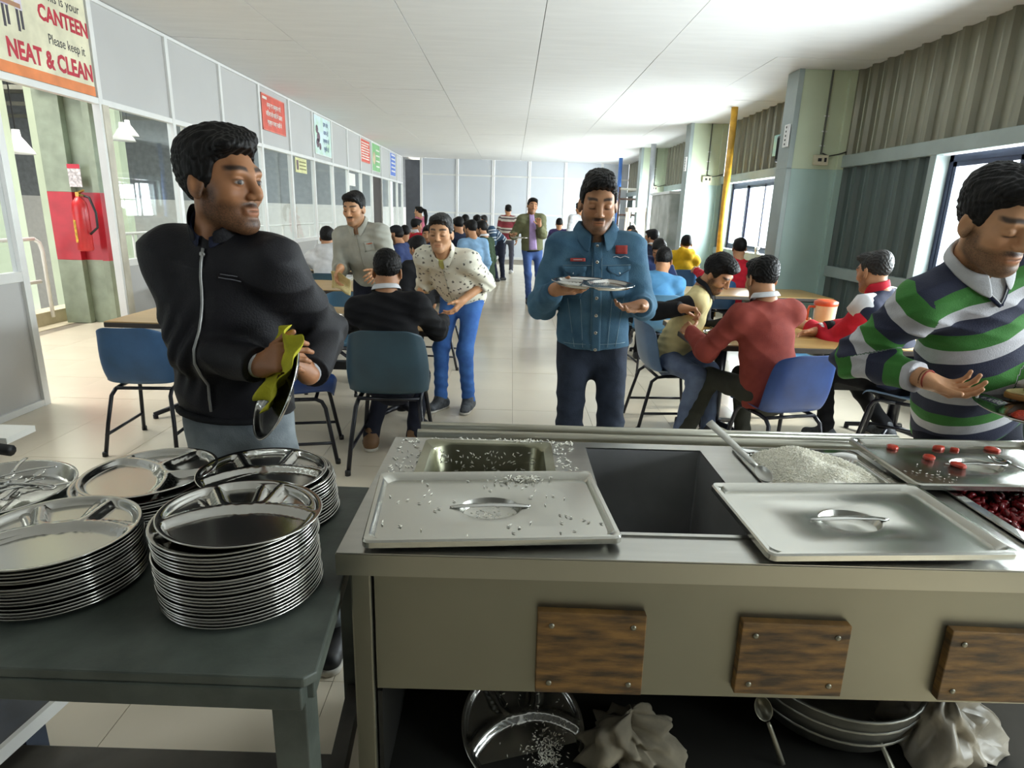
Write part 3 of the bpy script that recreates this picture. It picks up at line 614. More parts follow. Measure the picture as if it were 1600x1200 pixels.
for k in range(6500):
    x = random.uniform(cx-.15, cx+.15); y = random.uniform(cy-.0, cy+.235); grain_mesh(mb, (x, y, rz_(x, y)+random.uniform(-.001, .0035)), random.uniform(0, 6.3), random.uniform(-.8, .8), 1.35)
tag(mb.build('cooked_rice', RICE, None), 'heap of cooked white rice in the steel pan', 'rice', kind='stuff')
mb = MB()
for k in range(220):
    x = random.gauss(.0, .12); y = random.choice([random.uniform(1.745, 1.78), random.uniform(1.748, 1.77)]); x = max(-.3, min(.2, x))
    grain_mesh(mb, (x, y, CT+.002+random.random()*.004), random.uniform(0, 6.3), random.uniform(-.3, .3), 1.5)
for k in range(140): grain_mesh(mb, (random.choice([random.uniform(-.31, -.235), random.uniform(.14, .2)]), random.uniform(1.5, 1.77), CT+.002), random.uniform(0, 6.3), random.uniform(-.2, .2), 1.45)
for k in range(90): x = random.gauss(.06, .022); grain_mesh(mb, (x, 1.758+random.uniform(-.012, .012), CT+random.random()*.011), random.uniform(0, 6.3), random.uniform(-.6, .6), 1.5)
tag(mb.build('spilled_rice', RICE), 'rice grains spilled on the counter around the left pan', 'rice', kind='stuff')
mb = MB()
for k in range(110):
    f = random.random(); zz = CT-.01-.1*f; grain_mesh(mb, (random.uniform(-.19, .09), 1.722-.012*f-.008, zz), random.uniform(0, 6.3), random.uniform(-1.2, 1.2), 1.5)
tag(mb.build('rice_in_pan', RICE), 'rice grains stuck to the inside of the left pan', 'rice', kind='stuff')
LM = bpy.data.objects['pan_lid']; bpy.context.view_layer.update()
mb = MB()
for k in range(130):
    x, y = (random.gauss(.085, .03), .138+random.gauss(0, .008)) if k < 75 else (random.uniform(-.24, .24), random.uniform(-.13, .14))
    if abs(x) < .08 and abs(y) < .055: continue
    grain_mesh(mb, LM.matrix_world @ Vector((x, min(y, .146), -.008+(random.random()*.008 if k < 75 else 0))), random.uniform(0, 6.3), random.uniform(-.3, .3), 1.4)
for k in range(40): grain_mesh(mb, LM.matrix_world @ Vector((random.gauss(0, .022), random.gauss(-.01, .012), -.021)), random.uniform(0, 6.3), random.uniform(-.3, .3))
tag(mb.build('rice_on_lid', RICE), 'rice grains scattered on the left lid', 'rice', kind='stuff')
mb = MB()
for k in range(26): grain_mesh(mb, (random.gauss(1.14, .04), random.gauss(1.56, .04), .872), random.uniform(0, 6.3), random.uniform(-.2, .2), 1.2)
tag(mb.build('rice_on_lid', RICE), 'few rice grains on the lid with tomato slices', 'rice', kind='stuff')
# tomato and carrot pieces on the right lid
TOM = mat('tomato_red', '#d4452e', .3, 0, .2, 40)
for k, (px, py, lb) in enumerate(((1395, 697, 'red vegetable piece at the far left corner of the right lid'), (1467, 698, 'red vegetable piece at the middle of the right lid\'s far edge'), (1492, 701, 'tiny red vegetable piece on the right lid beside the middle one'), (1551, 701, 'rightmost red vegetable piece on the right lid'), (1452, 713, 'orange tomato slice in front of the others on the right lid'), (1498, 725, 'flat tomato slice on the handle dimple of the right lid'))):
    p = W(px, py, 1.7); d = (p-Vector((0, 0, CAM_H))); p = Vector((0, 0, CAM_H))+d*((.878-CAM_H)/d.z); s = .8 if k == 2 else 1.4
    o = MB().rings([[(r*s*math.cos(q*.7854)*1.0, r*s*.75*math.sin(q*.7854), z) for q in range(8)] for r, z in ((.012, -.007), (.0155, -.002), (.0145, .004), (.010, .006))]).build('tomato_piece', TOM, None, True, bevel=.001)
    o.location = (p.x, p.y, .875); o.rotation_euler = (random.uniform(-.1, .1), random.uniform(-.1, .1), random.uniform(0, 3)); tag(o, lb, 'tomato', 'red vegetable pieces on the right lid')
# red salad in the right pan
a, b = PX[3]; cx4 = (a+b)/2
mb = MB()
BEET = mat('red_salad', '#8e1f22', .25, 0, .3, 25, col2='#5a0f14')
for k in range(520):
    x = random.uniform(a+.03, b-.03); y = random.uniform(PY0+.03, PY1-.03); z = CT-.055+.03*random.random(); s = random.uniform(.009, .016); r = Matrix.Rotation(random.uniform(0, 6), 3, (random.random(), random.random(), .5))
    mb.add([Vector((x, y, z))+r @ Vector((s*math.cos(q*1.047), s*math.sin(q*1.047), h)) for h in (-.004, .004) for q in range(6)], [tuple(range(5, -1, -1)), tuple(range(6, 12))]+[(q, (q+1) % 6, 6+(q+1) % 6, 6+q) for q in range(6)])
mb.box(a+.03, b-.03, PY0+.03, PY1-.03, CT-.08, CT-.06)
tag(mb.build('red_salad', BEET, None, True), 'chopped red salad in the right pan', 'salad', kind='stuff')
# spoons
def spoon(name, label, p0, p1, bowl=.034, m=M_STEEL_SHINY, wid=.006, up=Vector((0, 0, 1)), cat='spoon', group=None, deep=.012):
    """p0 the handle end, p1 the bowl's tip"""
    p0, p1 = Vector(p0), Vector(p1); L = (p1-p0).length; d = (p1-p0).normalized(); x = d.cross(up).normalized(); u = x.cross(d)
    t = thing(name, label, cat, p0, group=group); bl = bowl*2.0
    hb = MB(); n = 8; rows = []
    for i in range(n+1):
        f = i/n; w = wid*(1.25-.5*f) if f < .9 else wid*.7; rows.append([d*(f*(L-bl))+x*(w*s)+u*(.004*math.sin(f*math.pi)+(.0015 if abs(s) < .5 else 0)) for s in (-1, 0, 1)])
    hb.sheet(rows).build('handle', m, t, True, solid=.0022)
    bb = MB(); rows = []
    for i in range(9):
        f = i/8; w = bowl*.64*math.sin(math.pi*min(1, (f*.86+.1)))**.6 if 0 < f < 1 else bowl*(.16 if f == 0 else .1)
        rows.append([d*(L-bl+bl*f)+x*(w*s)-u*deep*math.sin(math.pi*f)**.7*(1-s*s) for s in (-1, -.6, 0, .6, 1)])
    bb.sheet(rows).build('bowl', m, t, True, solid=.0018, sub=1)
    return t
def onz(px, py, z):
    d = W(px, py, 1)-Vector((0, 0, CAM_H)); return Vector((0, 0, CAM_H))+d*((z-CAM_H)/d.z)
spoon('serving_spoon', 'long steel serving spoon standing in the rice pan', W(1108, 660, 1.72), W(1206, 752, 1.50), bowl=.03, wid=.009, m=mat('satin_steel', '#d8d7d0', .35, .7), up=Vector((-.3, -.7, .6)))
spoon('serving_spoon', 'steel serving spoon resting on the right lid', onz(1640, 757, .905), onz(1548, 712, .892), bowl=.036, up=Vector((0, -.2, 1)))
# ---- under the counter
t = spoon('ladle', 'dark steel ladle leaning under the counter', W(1222, 1195, 1.22), W(1186, 1086, 1.26), bowl=.035, m=M_STEEL_DULL, deep=.03, up=Vector((0, -1, .2)), cat='ladle')
spoon('ladle', 'small ladle lying beside the cooking pot under the counter', (.95, 1.17, .25), (.93, 1.28, .33), bowl=.024, m=M_STEEL_DULL, up=Vector((0, -1, .3)), cat='ladle')
t = thing('cooking_pot', 'wide aluminium cooking pot on the shelf under the counter', 'pot', (.90, 1.43, .238)); PT = mat('aluminium', '#a2a29a', .4, .9, .2, 8)
MB().lathe([(.15, 0), (.19, .02), (.215, .09), (.222, .135), (.228, .14), (.226, .146), (.216, .14), (.205, .09), (.18, .03), (.1, .016)], n=40, cap0=True).build('vessel', PT, t, True)
for z in (.06, .1): MB().lathe([(.214+.0 if z < .08 else .2195, z), (.2165 if z < .08 else .222, z+.004), (.214 if z < .08 else .2195, z+.008)], n=40, cap0=False, cap1=False).build('ring', PT, t, True)
def cloth_lump(name, label, c, s, m, seed, cat='cloth'):
    r = np.random.default_rng(seed); ph = r.uniform(0, 6, 8); rows = []
    for i in range(25):
        th = math.pi*.5*i/24
        row = []
        for j in range(49):
            a = 2*math.pi*j/48; q = 1+.22*math.sin(3*a+ph[0]+2*th)+.14*math.sin(7*a+ph[1]+3*math.sin(4*th))+.1*math.sin(13*a+ph[2]+5*th)+.1*math.sin(9*th+ph[3]+2*math.sin(3*a))
            rr = math.sin(th)*q; row.append((s[0]*rr*math.cos(a), s[1]*rr*math.sin(a), max(.002, s[2]*(math.cos(th)*(1+.3*math.sin(2*a+ph[4]))*(.75+.25*q)+.06*math.sin(17*a+ph[5])*math.sin(th)))))
        rows.append(row)
    o = MB().sheet(rows).build(name, m, None, True, solid=-.003); o.location = c; tag(o, label, cat); return o
cloth_lump('wiping_cloth', 'crumpled off white wiping cloth on the shelf under the counter', (.33, 1.26, .236), (.11, .09, .09), mat('soiled_cloth', '#8f8672', .9, 0, .2, 15), 3)
cloth_lump('plastic_bag', 'crumpled pale plastic bag beside the cooking pot', (1.13, 1.30, .236), (.12, .10, .16), mat('cloudy_plastic', '#b3aa98', .35, 0, .15, 15), 5, 'bag')

# ================================================================== plate table, plates and cutlery
t = thing('plate_table', 'worn green painted wooden table carrying the plate stacks', 'table', (0, 0, 0)); PT = t; TT = .75
poly = [(-1.75, .905), (-.33, .882), (-.312, .90), (-.385, 1.64), (-1.75, 1.66)]
MB().prism(poly, TT-.022, TT).build('table_top', M_TGREEN, t, bevel=.004)
MB().bar((-1.75, .918, TT-.045), (-.335, .893, TT-.045), .025, .045).build('apron', M_TGREEN, t, bevel=.003); MB().bar((-1.75, 1.64, TT-.05), (-.40, 1.62, TT-.05), .025, .06).build('apron', M_TGREEN, t)
MB().bar((-.335, .91, TT-.045), (-.40, 1.62, TT-.045), .025, .045).build('apron', M_TGREEN, t, bevel=.003)
for x, y in ((-.366, .93), (-.43, 1.58), (-1.66, .95), (-1.66, 1.6)): MB().box(x-.031, x+.031, y-.03, y+.03, 0, TT-.022).build('leg', M_TGREEN, t, bevel=.003)
DKW = mat('dark_worn_wood', '#5b554c', .55, 0, .25, 6, bump=.1, bs=25)
MB().bar((-1.66, 1.275, .115), (-.40, 1.265, .115), .10, .045).build('foot_rail', DKW, t, bevel=.004); MB().bar((-.38, .95, .12), (-.43, 1.58, .12), .04, .06).build('stretcher', DKW, t); MB().bar((-1.66, .95, .12), (-1.66, 1.58, .12), .04, .06).build('stretcher', DKW, t)
# low bench edge and a bar at the left border of the picture
t = thing('low_bench', 'low dark blue bench with a pale edge under the plate table', 'bench', (-1.37, .96, 0), math.radians(82))
MB().box(-.5, .5, -.09, .09, .17, .20).build('seat_board', mat('navy_paint', '#3a4659', .5, 0, .3, 6), t, bevel=.004); MB().box(-.5, .5, -.105, -.09, .165, .203).build('pale_edge', M_WHITE, t)
for x in (-.42, .42): MB().box(x-.03, x+.03, -.07, .07, 0, .17).build('leg', mat('navy_paint'), t)
t = thing('trolley_bar', 'black push bar with a pale strip at the left border of the picture', 'bar', (-1.9, 2.2, 0)); MB().tube([(-.5, .12, .60), (.04, -.01, .60)], .022, 10).build('grip', M_DARK, t, True); MB().box(-.5, -.02, .05, .2, .60, .625).build('pale_strip', M_WHITE, t); MB().tube([(-.45, .1, .6), (-.45, .1, 0)], .018, 8).build('post', M_DARK, t)
# ---- compartment plate
RP = .157
def plate_mesh():
    rr = [0]+[.012*i for i in range(1, 11)]+[.126, .131, .135, .138, .141, .144, .147, .150, .1525, .155, RP, RP+.001, RP]
    NT = 120; mb = MB(); grid = []
    def hgt(x, y, r):
        z = 0
        arc = math.hypot(x, y+.165)-.198
        k = abs(arc)-.009
        inside = max(0, min(1, (.150-r)/.012))
        def ridge(q): return .0125*(1-max(0, min(1, q/.009)))**1 if q > 0 else .0125
        z = ridge(k)
        if arc > 0:
            for s in (-1, 1):
                ax, ay, bx, by = s*.040, .03, s*.075, .15
                t_ = max(0, min(1, ((x-ax)*(bx-ax)+(y-ay)*(by-ay))/((bx-ax)**2+(by-ay)**2)))
                z = max(z, ridge(math.hypot(x-ax-t_*(bx-ax), y-ay-t_*(by-ay))-.008))
        w = max(0, min(1, (r-.138)/.012)); w = w*w*(3-2*w)
        return z*(1-w)+w*.0135
    for i, r in enumerate(rr):
        row = []
        for j in range(NT):
            a = 2*math.pi*j/NT; x, y = r*math.cos(a), r*math.sin(a)
            z = hgt(x, y, r) if r < .1515 else {11: 0}.get(i, .0135+.0005*(r-.15)/.007)
            if i == len(rr)-1: z -= .003
            if i == len(rr)-2: z -= .0012
            row.append((x, y, z))
        grid.append(row)
    mb.rings(grid, cap0=False, cap1=False)
    me = mb.mesh('compartment_plate'); me.materials.append(mat('plate_steel', '#c4c3be', .17, 1., .05, 4)); me.polygons.foreach_set('use_smooth', [True]*len(me.polygons))
    return me
PLATE = plate_mesh()
mb = MB().lathe([(.126, -.001), (.138, .0), (.150, .0125), (.155, .0135), (RP, .0135), (RP+.001, .012), (RP, .0095), (.154, .0115), (.149, .0105)], n=72, cap0=True, cap1=False)
NEST = mb.mesh('nested_plate'); NEST.materials.append(mat('plate_steel')); NEST.polygons.foreach_set('use_smooth', [True]*len(NEST.polygons))
def plate(name, label, loc, rz=0, tilt=(0, 0), group=None, me=None, cat='plate'):
    o = bpy.data.objects.new(name, me or PLATE); COL.objects.link(o); o.location = loc; o.rotation_euler = (tilt[0], tilt[1], rz); tag(o, label, cat, group); return o
def stack(x, y, n, toplabel, label, group, drift=(0, 0), rz=0, toptilt=(0, 0), topoff=(0, 0), seed=1, pitch=.0066, extra=0, second=None):
    r = np.random.default_rng(seed); z = TT+.002; X, Y = x, y
    for k in range(n-1):
        if k in (n//3, 2*n//3+1): z += .003; X += r.uniform(-.005, .005); Y += r.uniform(-.004, .004)
        plate('steel_plate', label, (X+drift[0]*k/n+r.uniform(-.0012, .0012), Y+drift[1]*k/n+r.uniform(-.0012, .0012), z), r.uniform(0, 6), (r.uniform(-.003, .003), r.uniform(-.003, .003)), group, NEST); z += pitch
    plate('steel_plate', second or label, (X+drift[0], Y+drift[1], z), rz+.2, (0, 0), group); z += .008+extra
    o = plate('steel_plate', toplabel, (X+drift[0]+topoff[0], Y+drift[1]+topoff[1], z), rz, toptilt); return o
stack(-.535, 1.14, 22, 'tilted top plate of the tall front stack next to the counter', 'steel plate nested in the tall front stack next to the counter', 'plates in the tall front stack', (-.02, .012), .28, (-.02, .05), (.012, .006), 1)
stack(-.915, 1.15, 14, 'top plate of the front left stack at the picture border', 'steel plate nested in the front left stack at the picture border', 'plates in the front left stack', (-.01, 0), .3, (.0, .0), (.0, .0), 2)
stack(-.905, 1.445, 12, 'top plate of the back stack between the cutlery tray and the front stacks', 'steel plate nested in the back stack beside the cutlery tray', 'plates in the back left stack', (.0, .0), -.85, (.03, -.02), (.018, .005), 3, extra=.012)
stack(-.588, 1.47, 14, 'top plate of the back stack nearest the jacketed man', 'steel plate nested in the back stack nearest the jacketed man', 'plates in the back right stack', (-.02, 0), .3, (.0, .02), (-.015, 0), 4, extra=.002)
t = thing('cutlery_tray', 'round steel tray holding loose spoons at the left border', 'tray', (-1.335, 1.495, TT+.001)); MB().lathe([(.15, 0), (.165, .004), (.178, .035), (.184, .036), (.184, .032)], n=60, cap1=False).build('dish', mat('plate_steel'), t, True, solid=.001)
lbls = ['spoon standing highest in the cutlery tray', 'spoon pointing right in the cutlery tray', 'spoon at the near rim of the cutlery tray', 'spoon crossing the middle of the cutlery tray', 'shiny spoon lying at the far side of the cutlery tray']
for k in range(16):
    a = rng.uniform(0, 6.28); c = Vector((-1.30+rng.uniform(-.06, .08), 1.49+rng.uniform(-.08, .06), TT+.02+.0035*k)); d = Vector((math.cos(a), math.sin(a), rng.uniform(-.04, .1)))*.083
    spoon('table_spoon', lbls[k] if k < 5 else 'loose steel spoon in the heap in the cutlery tray', c-d, c+d, bowl=.021, wid=.0045, group='spoons in the cutlery tray', deep=.007)
plate('steel_plate', 'dirty plate with leftover rice on the shelf under the counter', (.065, 1.29, .262), .3, (.45, .0), cat='plate')
mb = MB()
for k in range(420):
    x, y = rng.normal(.125, .022), rng.normal(1.215, .03); 
    grain_mesh(mb, (x, y, .262+(y-1.29)*.48+.008+abs(rng.normal(0, .007))), rng.uniform(0, 6), rng.uniform(-.6, .6), 1.1)
for k in range(60): x, y = rng.uniform(-.05, .17), rng.uniform(1.18, 1.36); grain_mesh(mb, (x, y, .262+(y-1.29)*.48+.008), rng.uniform(0, 6), .2, 1.1)
tag(mb.build('leftover_rice', RICE), 'leftover rice on the dirty plate under the counter', 'rice', kind='stuff')

# ================================================================== people: smooth implicit bodies turned into meshes
V3 = lambda *a: np.array(a, float)
def nrm(v): v = np.asarray(v, float); return v/(np.linalg.norm(v)+1e-9)
class Prim:
    """tapered capsule (flattened along one direction) or ellipsoid; op 'u' union, 's' subtract"""
    def __init__(s, kind, a, b=None, ra=.05, rb=None, k=.02, op='u', flat=None, cut=None, R=None):
        s.kind, s.a, s.k, s.op, s.cut, s.R = kind, np.asarray(a, float), k, op, cut, R
        s.b = None if b is None else np.asarray(b, float); s.ra = ra; s.rb = ra if rb is None else rb; s.flat = flat
        if kind == 'e':
            rm = max(ra); s.lo, s.hi = s.a-rm, s.a+rm
        else:
            rm = max(s.ra, s.rb); s.lo, s.hi = np.minimum(s.a, s.b)-rm, np.maximum(s.a, s.b)+rm
    def d(s, X, Y, Z):
        if s.kind == 'e':
            x, y, z = X-s.a[0], Y-s.a[1], Z-s.a[2]
            if s.R is not None:
                R = s.R; x, y, z = R[0, 0]*x+R[1, 0]*y+R[2, 0]*z, R[0, 1]*x+R[1, 1]*y+R[2, 1]*z, R[0, 2]*x+R[1, 2]*y+R[2, 2]*z
            r = s.ra; k0 = np.sqrt((x/r[0])**2+(y/r[1])**2+(z/r[2])**2); k1 = np.sqrt((x/r[0]**2)**2+(y/r[1]**2)**2+(z/r[2]**2)**2)
            d = k0*(k0-1)/np.maximum(k1, 1e-6)
        else:
            ab = s.b-s.a; x, y, z = X-s.a[0], Y-s.a[1], Z-s.a[2]
            t = np.clip((x*ab[0]+y*ab[1]+z*ab[2])/(ab@ab+1e-12), 0, 1)
            x, y, z = x-ab[0]*t, y-ab[1]*t, z-ab[2]*t
            if s.flat is not None:
                f, q = s.flat; w = (x*f[0]+y*f[1]+z*f[2])*(1/q-1); x, y, z = x+f[0]*w, y+f[1]*w, z+f[2]*w
            d = np.sqrt(x*x+y*y+z*z)-(s.ra+(s.rb-s.ra)*t)
        if s.cut is not None:
            for p, n in s.cut: d = np.maximum(d, (X-p[0])*n[0]+(Y-p[1])*n[1]+(Z-p[2])*n[2])
        return d
def comb(D, d, op, k):
    if op == 'u':
        h = np.maximum(k-np.abs(D-d), 0)/k; return np.minimum(D, d)-h*h*k*.25
    d = -d; h = np.maximum(k-np.abs(D-d), 0)/k; return np.maximum(D, d)+h*h*k*.25
def sdf_at(prims, P):
    P = np.atleast_2d(P); D = np.full(len(P), 1.0)
    for p in prims: D = comb(D, p.d(P[:, 0], P[:, 1], P[:, 2]), p.op, p.k)
    return D
def polygonize(prims, h, cuts=(), post=None):
    """surface nets over the union of the prims"""
    U = [p for p in prims if p.op == 'u']
    lo = np.min([p.lo for p in U], 0)-3*h-.012; hi = np.max([p.hi for p in U], 0)+3*h+.012
    n = np.ceil((hi-lo)/h).astype(int)+1
    ax = [lo[i]+h*np.arange(n[i]) for i in range(3)]
    D = np.full(tuple(n), 1.0, np.float32)
    for p in prims:
        m = p.k+2.5*h+.01
        i0 = np.maximum(((p.lo-m-lo)/h).astype(int), 0); i1 = np.minimum(((p.hi+m-lo)/h).astype(int)+2, n)
        if np.any(i1 <= i0): continue
        sl = tuple(slice(i0[q], i1[q]) for q in range(3))
        X = ax[0][sl[0]][:, None, None]; Y = ax[1][sl[1]][None, :, None]; Z = ax[2][sl[2]][None, None, :]
        D[sl] = comb(D[sl], p.d(X, Y, Z), p.op, p.k)
    X, Y, Z = ax[0][:, None, None], ax[1][None, :, None], ax[2][None, None, :]
    if post is not None: D = post(D, X, Y, Z)
    for p, q in cuts: D = np.maximum(D, (X-p[0])*q[0]+(Y-p[1])*q[1]+(Z-p[2])*q[2])
    D = D.astype(np.float32); D[0] = D[-1] = 1; D[:, 0] = D[:, -1] = 1; D[:, :, 0] = D[:, :, -1] = 1
    S = D < 0; c = np.zeros(tuple(n-1), np.int8)
    for a in (0, 1):
        for b in (0, 1):
            for e in (0, 1): c += S[a:n[0]-1+a, b:n[1]-1+b, e:n[2]-1+e]
    mask = (c > 0) & (c < 8); I = np.argwhere(mask); idx = np.full(mask.shape, -1, np.int32); idx[mask] = np.arange(len(I))
    acc = np.zeros((len(I), 3)); cnt = np.zeros(len(I))
    co = [(a, b, e) for a in (0, 1) for b in (0, 1) for e in (0, 1)]
    val = {q: D[I[:, 0]+q[0], I[:, 1]+q[1], I[:, 2]+q[2]] for q in co}
    for q in co:
        for axn in range(3):
            if q[axn]: continue
            r = list(q); r[axn] = 1; r = tuple(r); da, db = val[q], val[r]; mm = (da < 0) != (db < 0)
            tt = da[mm]/(da[mm]-db[mm]); add = np.tile(np.array(q, float), (mm.sum(), 1)); add[:, axn] += tt; acc[mm] += add; cnt[mm] += 1
    Vt = lo+(I+acc/np.maximum(cnt, 1)[:, None])*h
    F = []
    for axn in range(3):
        s0 = [slice(1, -1)]*3; s0[axn] = slice(0, -1); s1 = [slice(1, -1)]*3; s1[axn] = slice(1, None)
        A, B = S[tuple(s0)], S[tuple(s1)]; off = np.ones(3, int); off[axn] = 0
        for flip in (0, 1):
            E = np.argwhere(A & ~B if not flip else ~A & B)
            if not len(E): continue
            E = E+off; u, v = [(1, 2), (2, 0), (0, 1)][axn]; eu = np.zeros(3, int); eu[u] = 1; ev = np.zeros(3, int); ev[v] = 1
            q = [E-eu-ev, E-ev, E, E-eu]; f = np.stack([idx[tuple(w.T)] for w in q], 1)
            F.append(f[:, ::-1] if flip else f)
    return Vt, (np.concatenate(F) if F else np.zeros((0, 4), int))
def np_mesh(name, V, F, col=None, stripe=None, mi=None):
    me = bpy.data.meshes.new(name); me.vertices.add(len(V)); me.vertices.foreach_set('co', V.astype(np.float32).ravel())
    me.loops.add(F.size); me.loops.foreach_set('vertex_index', F.astype(np.int32).ravel()); me.polygons.add(len(F))
    me.polygons.foreach_set('loop_start', np.arange(len(F), dtype=np.int32)*4)
    me.update(calc_edges=True); me.polygons.foreach_set('use_smooth', np.ones(len(F), bool))
    if col is not None:
        a = me.color_attributes.new('skin', 'FLOAT_COLOR', 'POINT'); a.data.foreach_set('color', np.concatenate([col, np.ones((len(col), 1))], 1).astype(np.float32).ravel())
    if stripe is not None:
        a = me.attributes.new('stripe', 'FLOAT', 'POINT'); a.data.foreach_set('value', stripe.astype(np.float32))
    return me
def frame(fwd, up):
    f = nrm(fwd); u = np.asarray(up, float); r = nrm(np.cross(f, u)); u = np.cross(r, f); return np.stack([r, f, u], 1)
def rot(ax, deg):
    return np.array(Matrix.Rotation(math.radians(deg), 3, Vector(ax)))
def ik(a, c, l1, l2, hint):
    a, c, hint = map(lambda q: np.asarray(q, float), (a, c, hint)); v = c-a; L = np.linalg.norm(v); mx = (l1+l2)*.999
    if L > mx: c = a+v/L*mx; v = c-a; L = mx
    L = max(L, abs(l1-l2)+.01); d = v/np.linalg.norm(v); x = (l1*l1-l2*l2+L*L)/(2*L); hgt = math.sqrt(max(0, l1*l1-x*x))
    n = hint-d*(hint@d); n = nrm(n); return a+d*x+n*hgt, c
def fold(X, Y, Z, s=1.0, ph=0.):
    a = 1-2*np.abs(np.sin((7*X+3*np.sin(7*Z+ph)+14*Z+5*Y)*s+ph)); b_ = 1-2*np.abs(np.sin((12*Y-9*X+4*np.sin(6*Z+1.3*ph)+6*Z)*s+2*ph))
    c = np.sin((5*X+4*Y+3*np.sin(4*Z+ph))*s+ph)*.5+.5
    return -a*c*.75-b_*(1-c)*.55+.16*np.sin((26*Z+7*np.sin(5*X+ph)+6*np.sin(6*Y))*s)
SKIN = mat('skin', '#ffffff', .5, 0, .05, 30, bump=.03, bs=120, attr='skin', spec=.4)
HAIR = mat('black_hair', '#100d0c', .55, 0, .35, 60, bump=.35, bs=110, stretch=(1, 1, .25), spec=.22)
HAIR_G = mat('greying_hair', '#1d1916', .55, 0, .5, 70, bump=.5, bs=90, stretch=(1, 1, .25))
SKT = {'m': '#b5835f', 'l': '#c8966f', 'd': '#a06f4c', 'dd': '#8a5b3d'}

def head_prims(s=1.0):
    u, e, c = [], (lambda p, r, k, op='u', R=None: u.append(Prim('e', p, ra=r, k=k, op=op, R=R))), (lambda a, b, ra, rb, k, op='u': u.append(Prim('c', a, b, ra, rb, k, op)))
    e((0, -.016, .032), (.0735, .094, .084), .02); e((0, .018, -.028), (.060, .070, .083), .03)
    for q in (-1, 1):
        c((q*.046, -.005, -.058), (q*.018, .066, -.096), .021, .018, .035); e((q*.041, .052, -.022), (.024, .026, .024), .025)
    e((0, .074, -.097), (.018, .017, .015), .025)
    c((-.034, .074, .027), (.034, .074, .027), .013, .013, .025)
    for q in (-1, 1): e((q*.033, .094, .006), (.019, .013, .0115), .014, 's')
    c((0, .083, .02), (0, .107, -.024), .0085, .0125, .014)
    for q in (-1, 1): e((q*.0125, .097, -.030), (.009, .011, .0075), .008)
    for q in (-1, 1): e((q*.0315, .0745, .005), (.0148, .0135, .0130), .004)
    c((-.018, .0835, -.0582), (.018, .0835, -.0582), .0058, .0058, .010); c((-.014, .0845, -.0685), (.014, .0845, -.0685), .0066, .0066, .010); e((0, .086, -.062), (.012, .0075, .011), .012)
    c((-.021, .0935, -.0632), (.021, .0935, -.0632), .0018, .0018, .003, 's')
    for q in (-1, 1):
        Re = rot((0, 0, 1), q*24) @ rot((0, 1, 0), q*-8)
        e((q*.0775, -.008, -.006), (.0075, .019, .032), .006, R=Re); e((q*.084, -.003, -.003), (.006, .0105, .019), .005, 's', R=Re); e((q*.079, -.002, -.031), (.006, .009, .010), .006)
    return u
HEADP = head_prims()
def xform(prims, R, t, s):
    out = []
    for p in prims:
        q = Prim.__new__(Prim); q.__dict__.update(p.__dict__); q.a = R @ (p.a*s)+t; q.k = p.k*s
        if p.kind == 'e': q.ra = tuple(r*s for r in p.ra); q.R = R if p.R is None else R @ p.R; rm = max(q.ra); q.lo, q.hi = q.a-rm, q.a+rm
        else:
            q.b = R @ (p.b*s)+t; q.ra, q.rb = p.ra*s, p.rb*s; rm = max(q.ra, q.rb); q.lo, q.hi = np.minimum(q.a, q.b)-rm, np.maximum(q.a, q.b)+rm
        out.append(q)
    return out
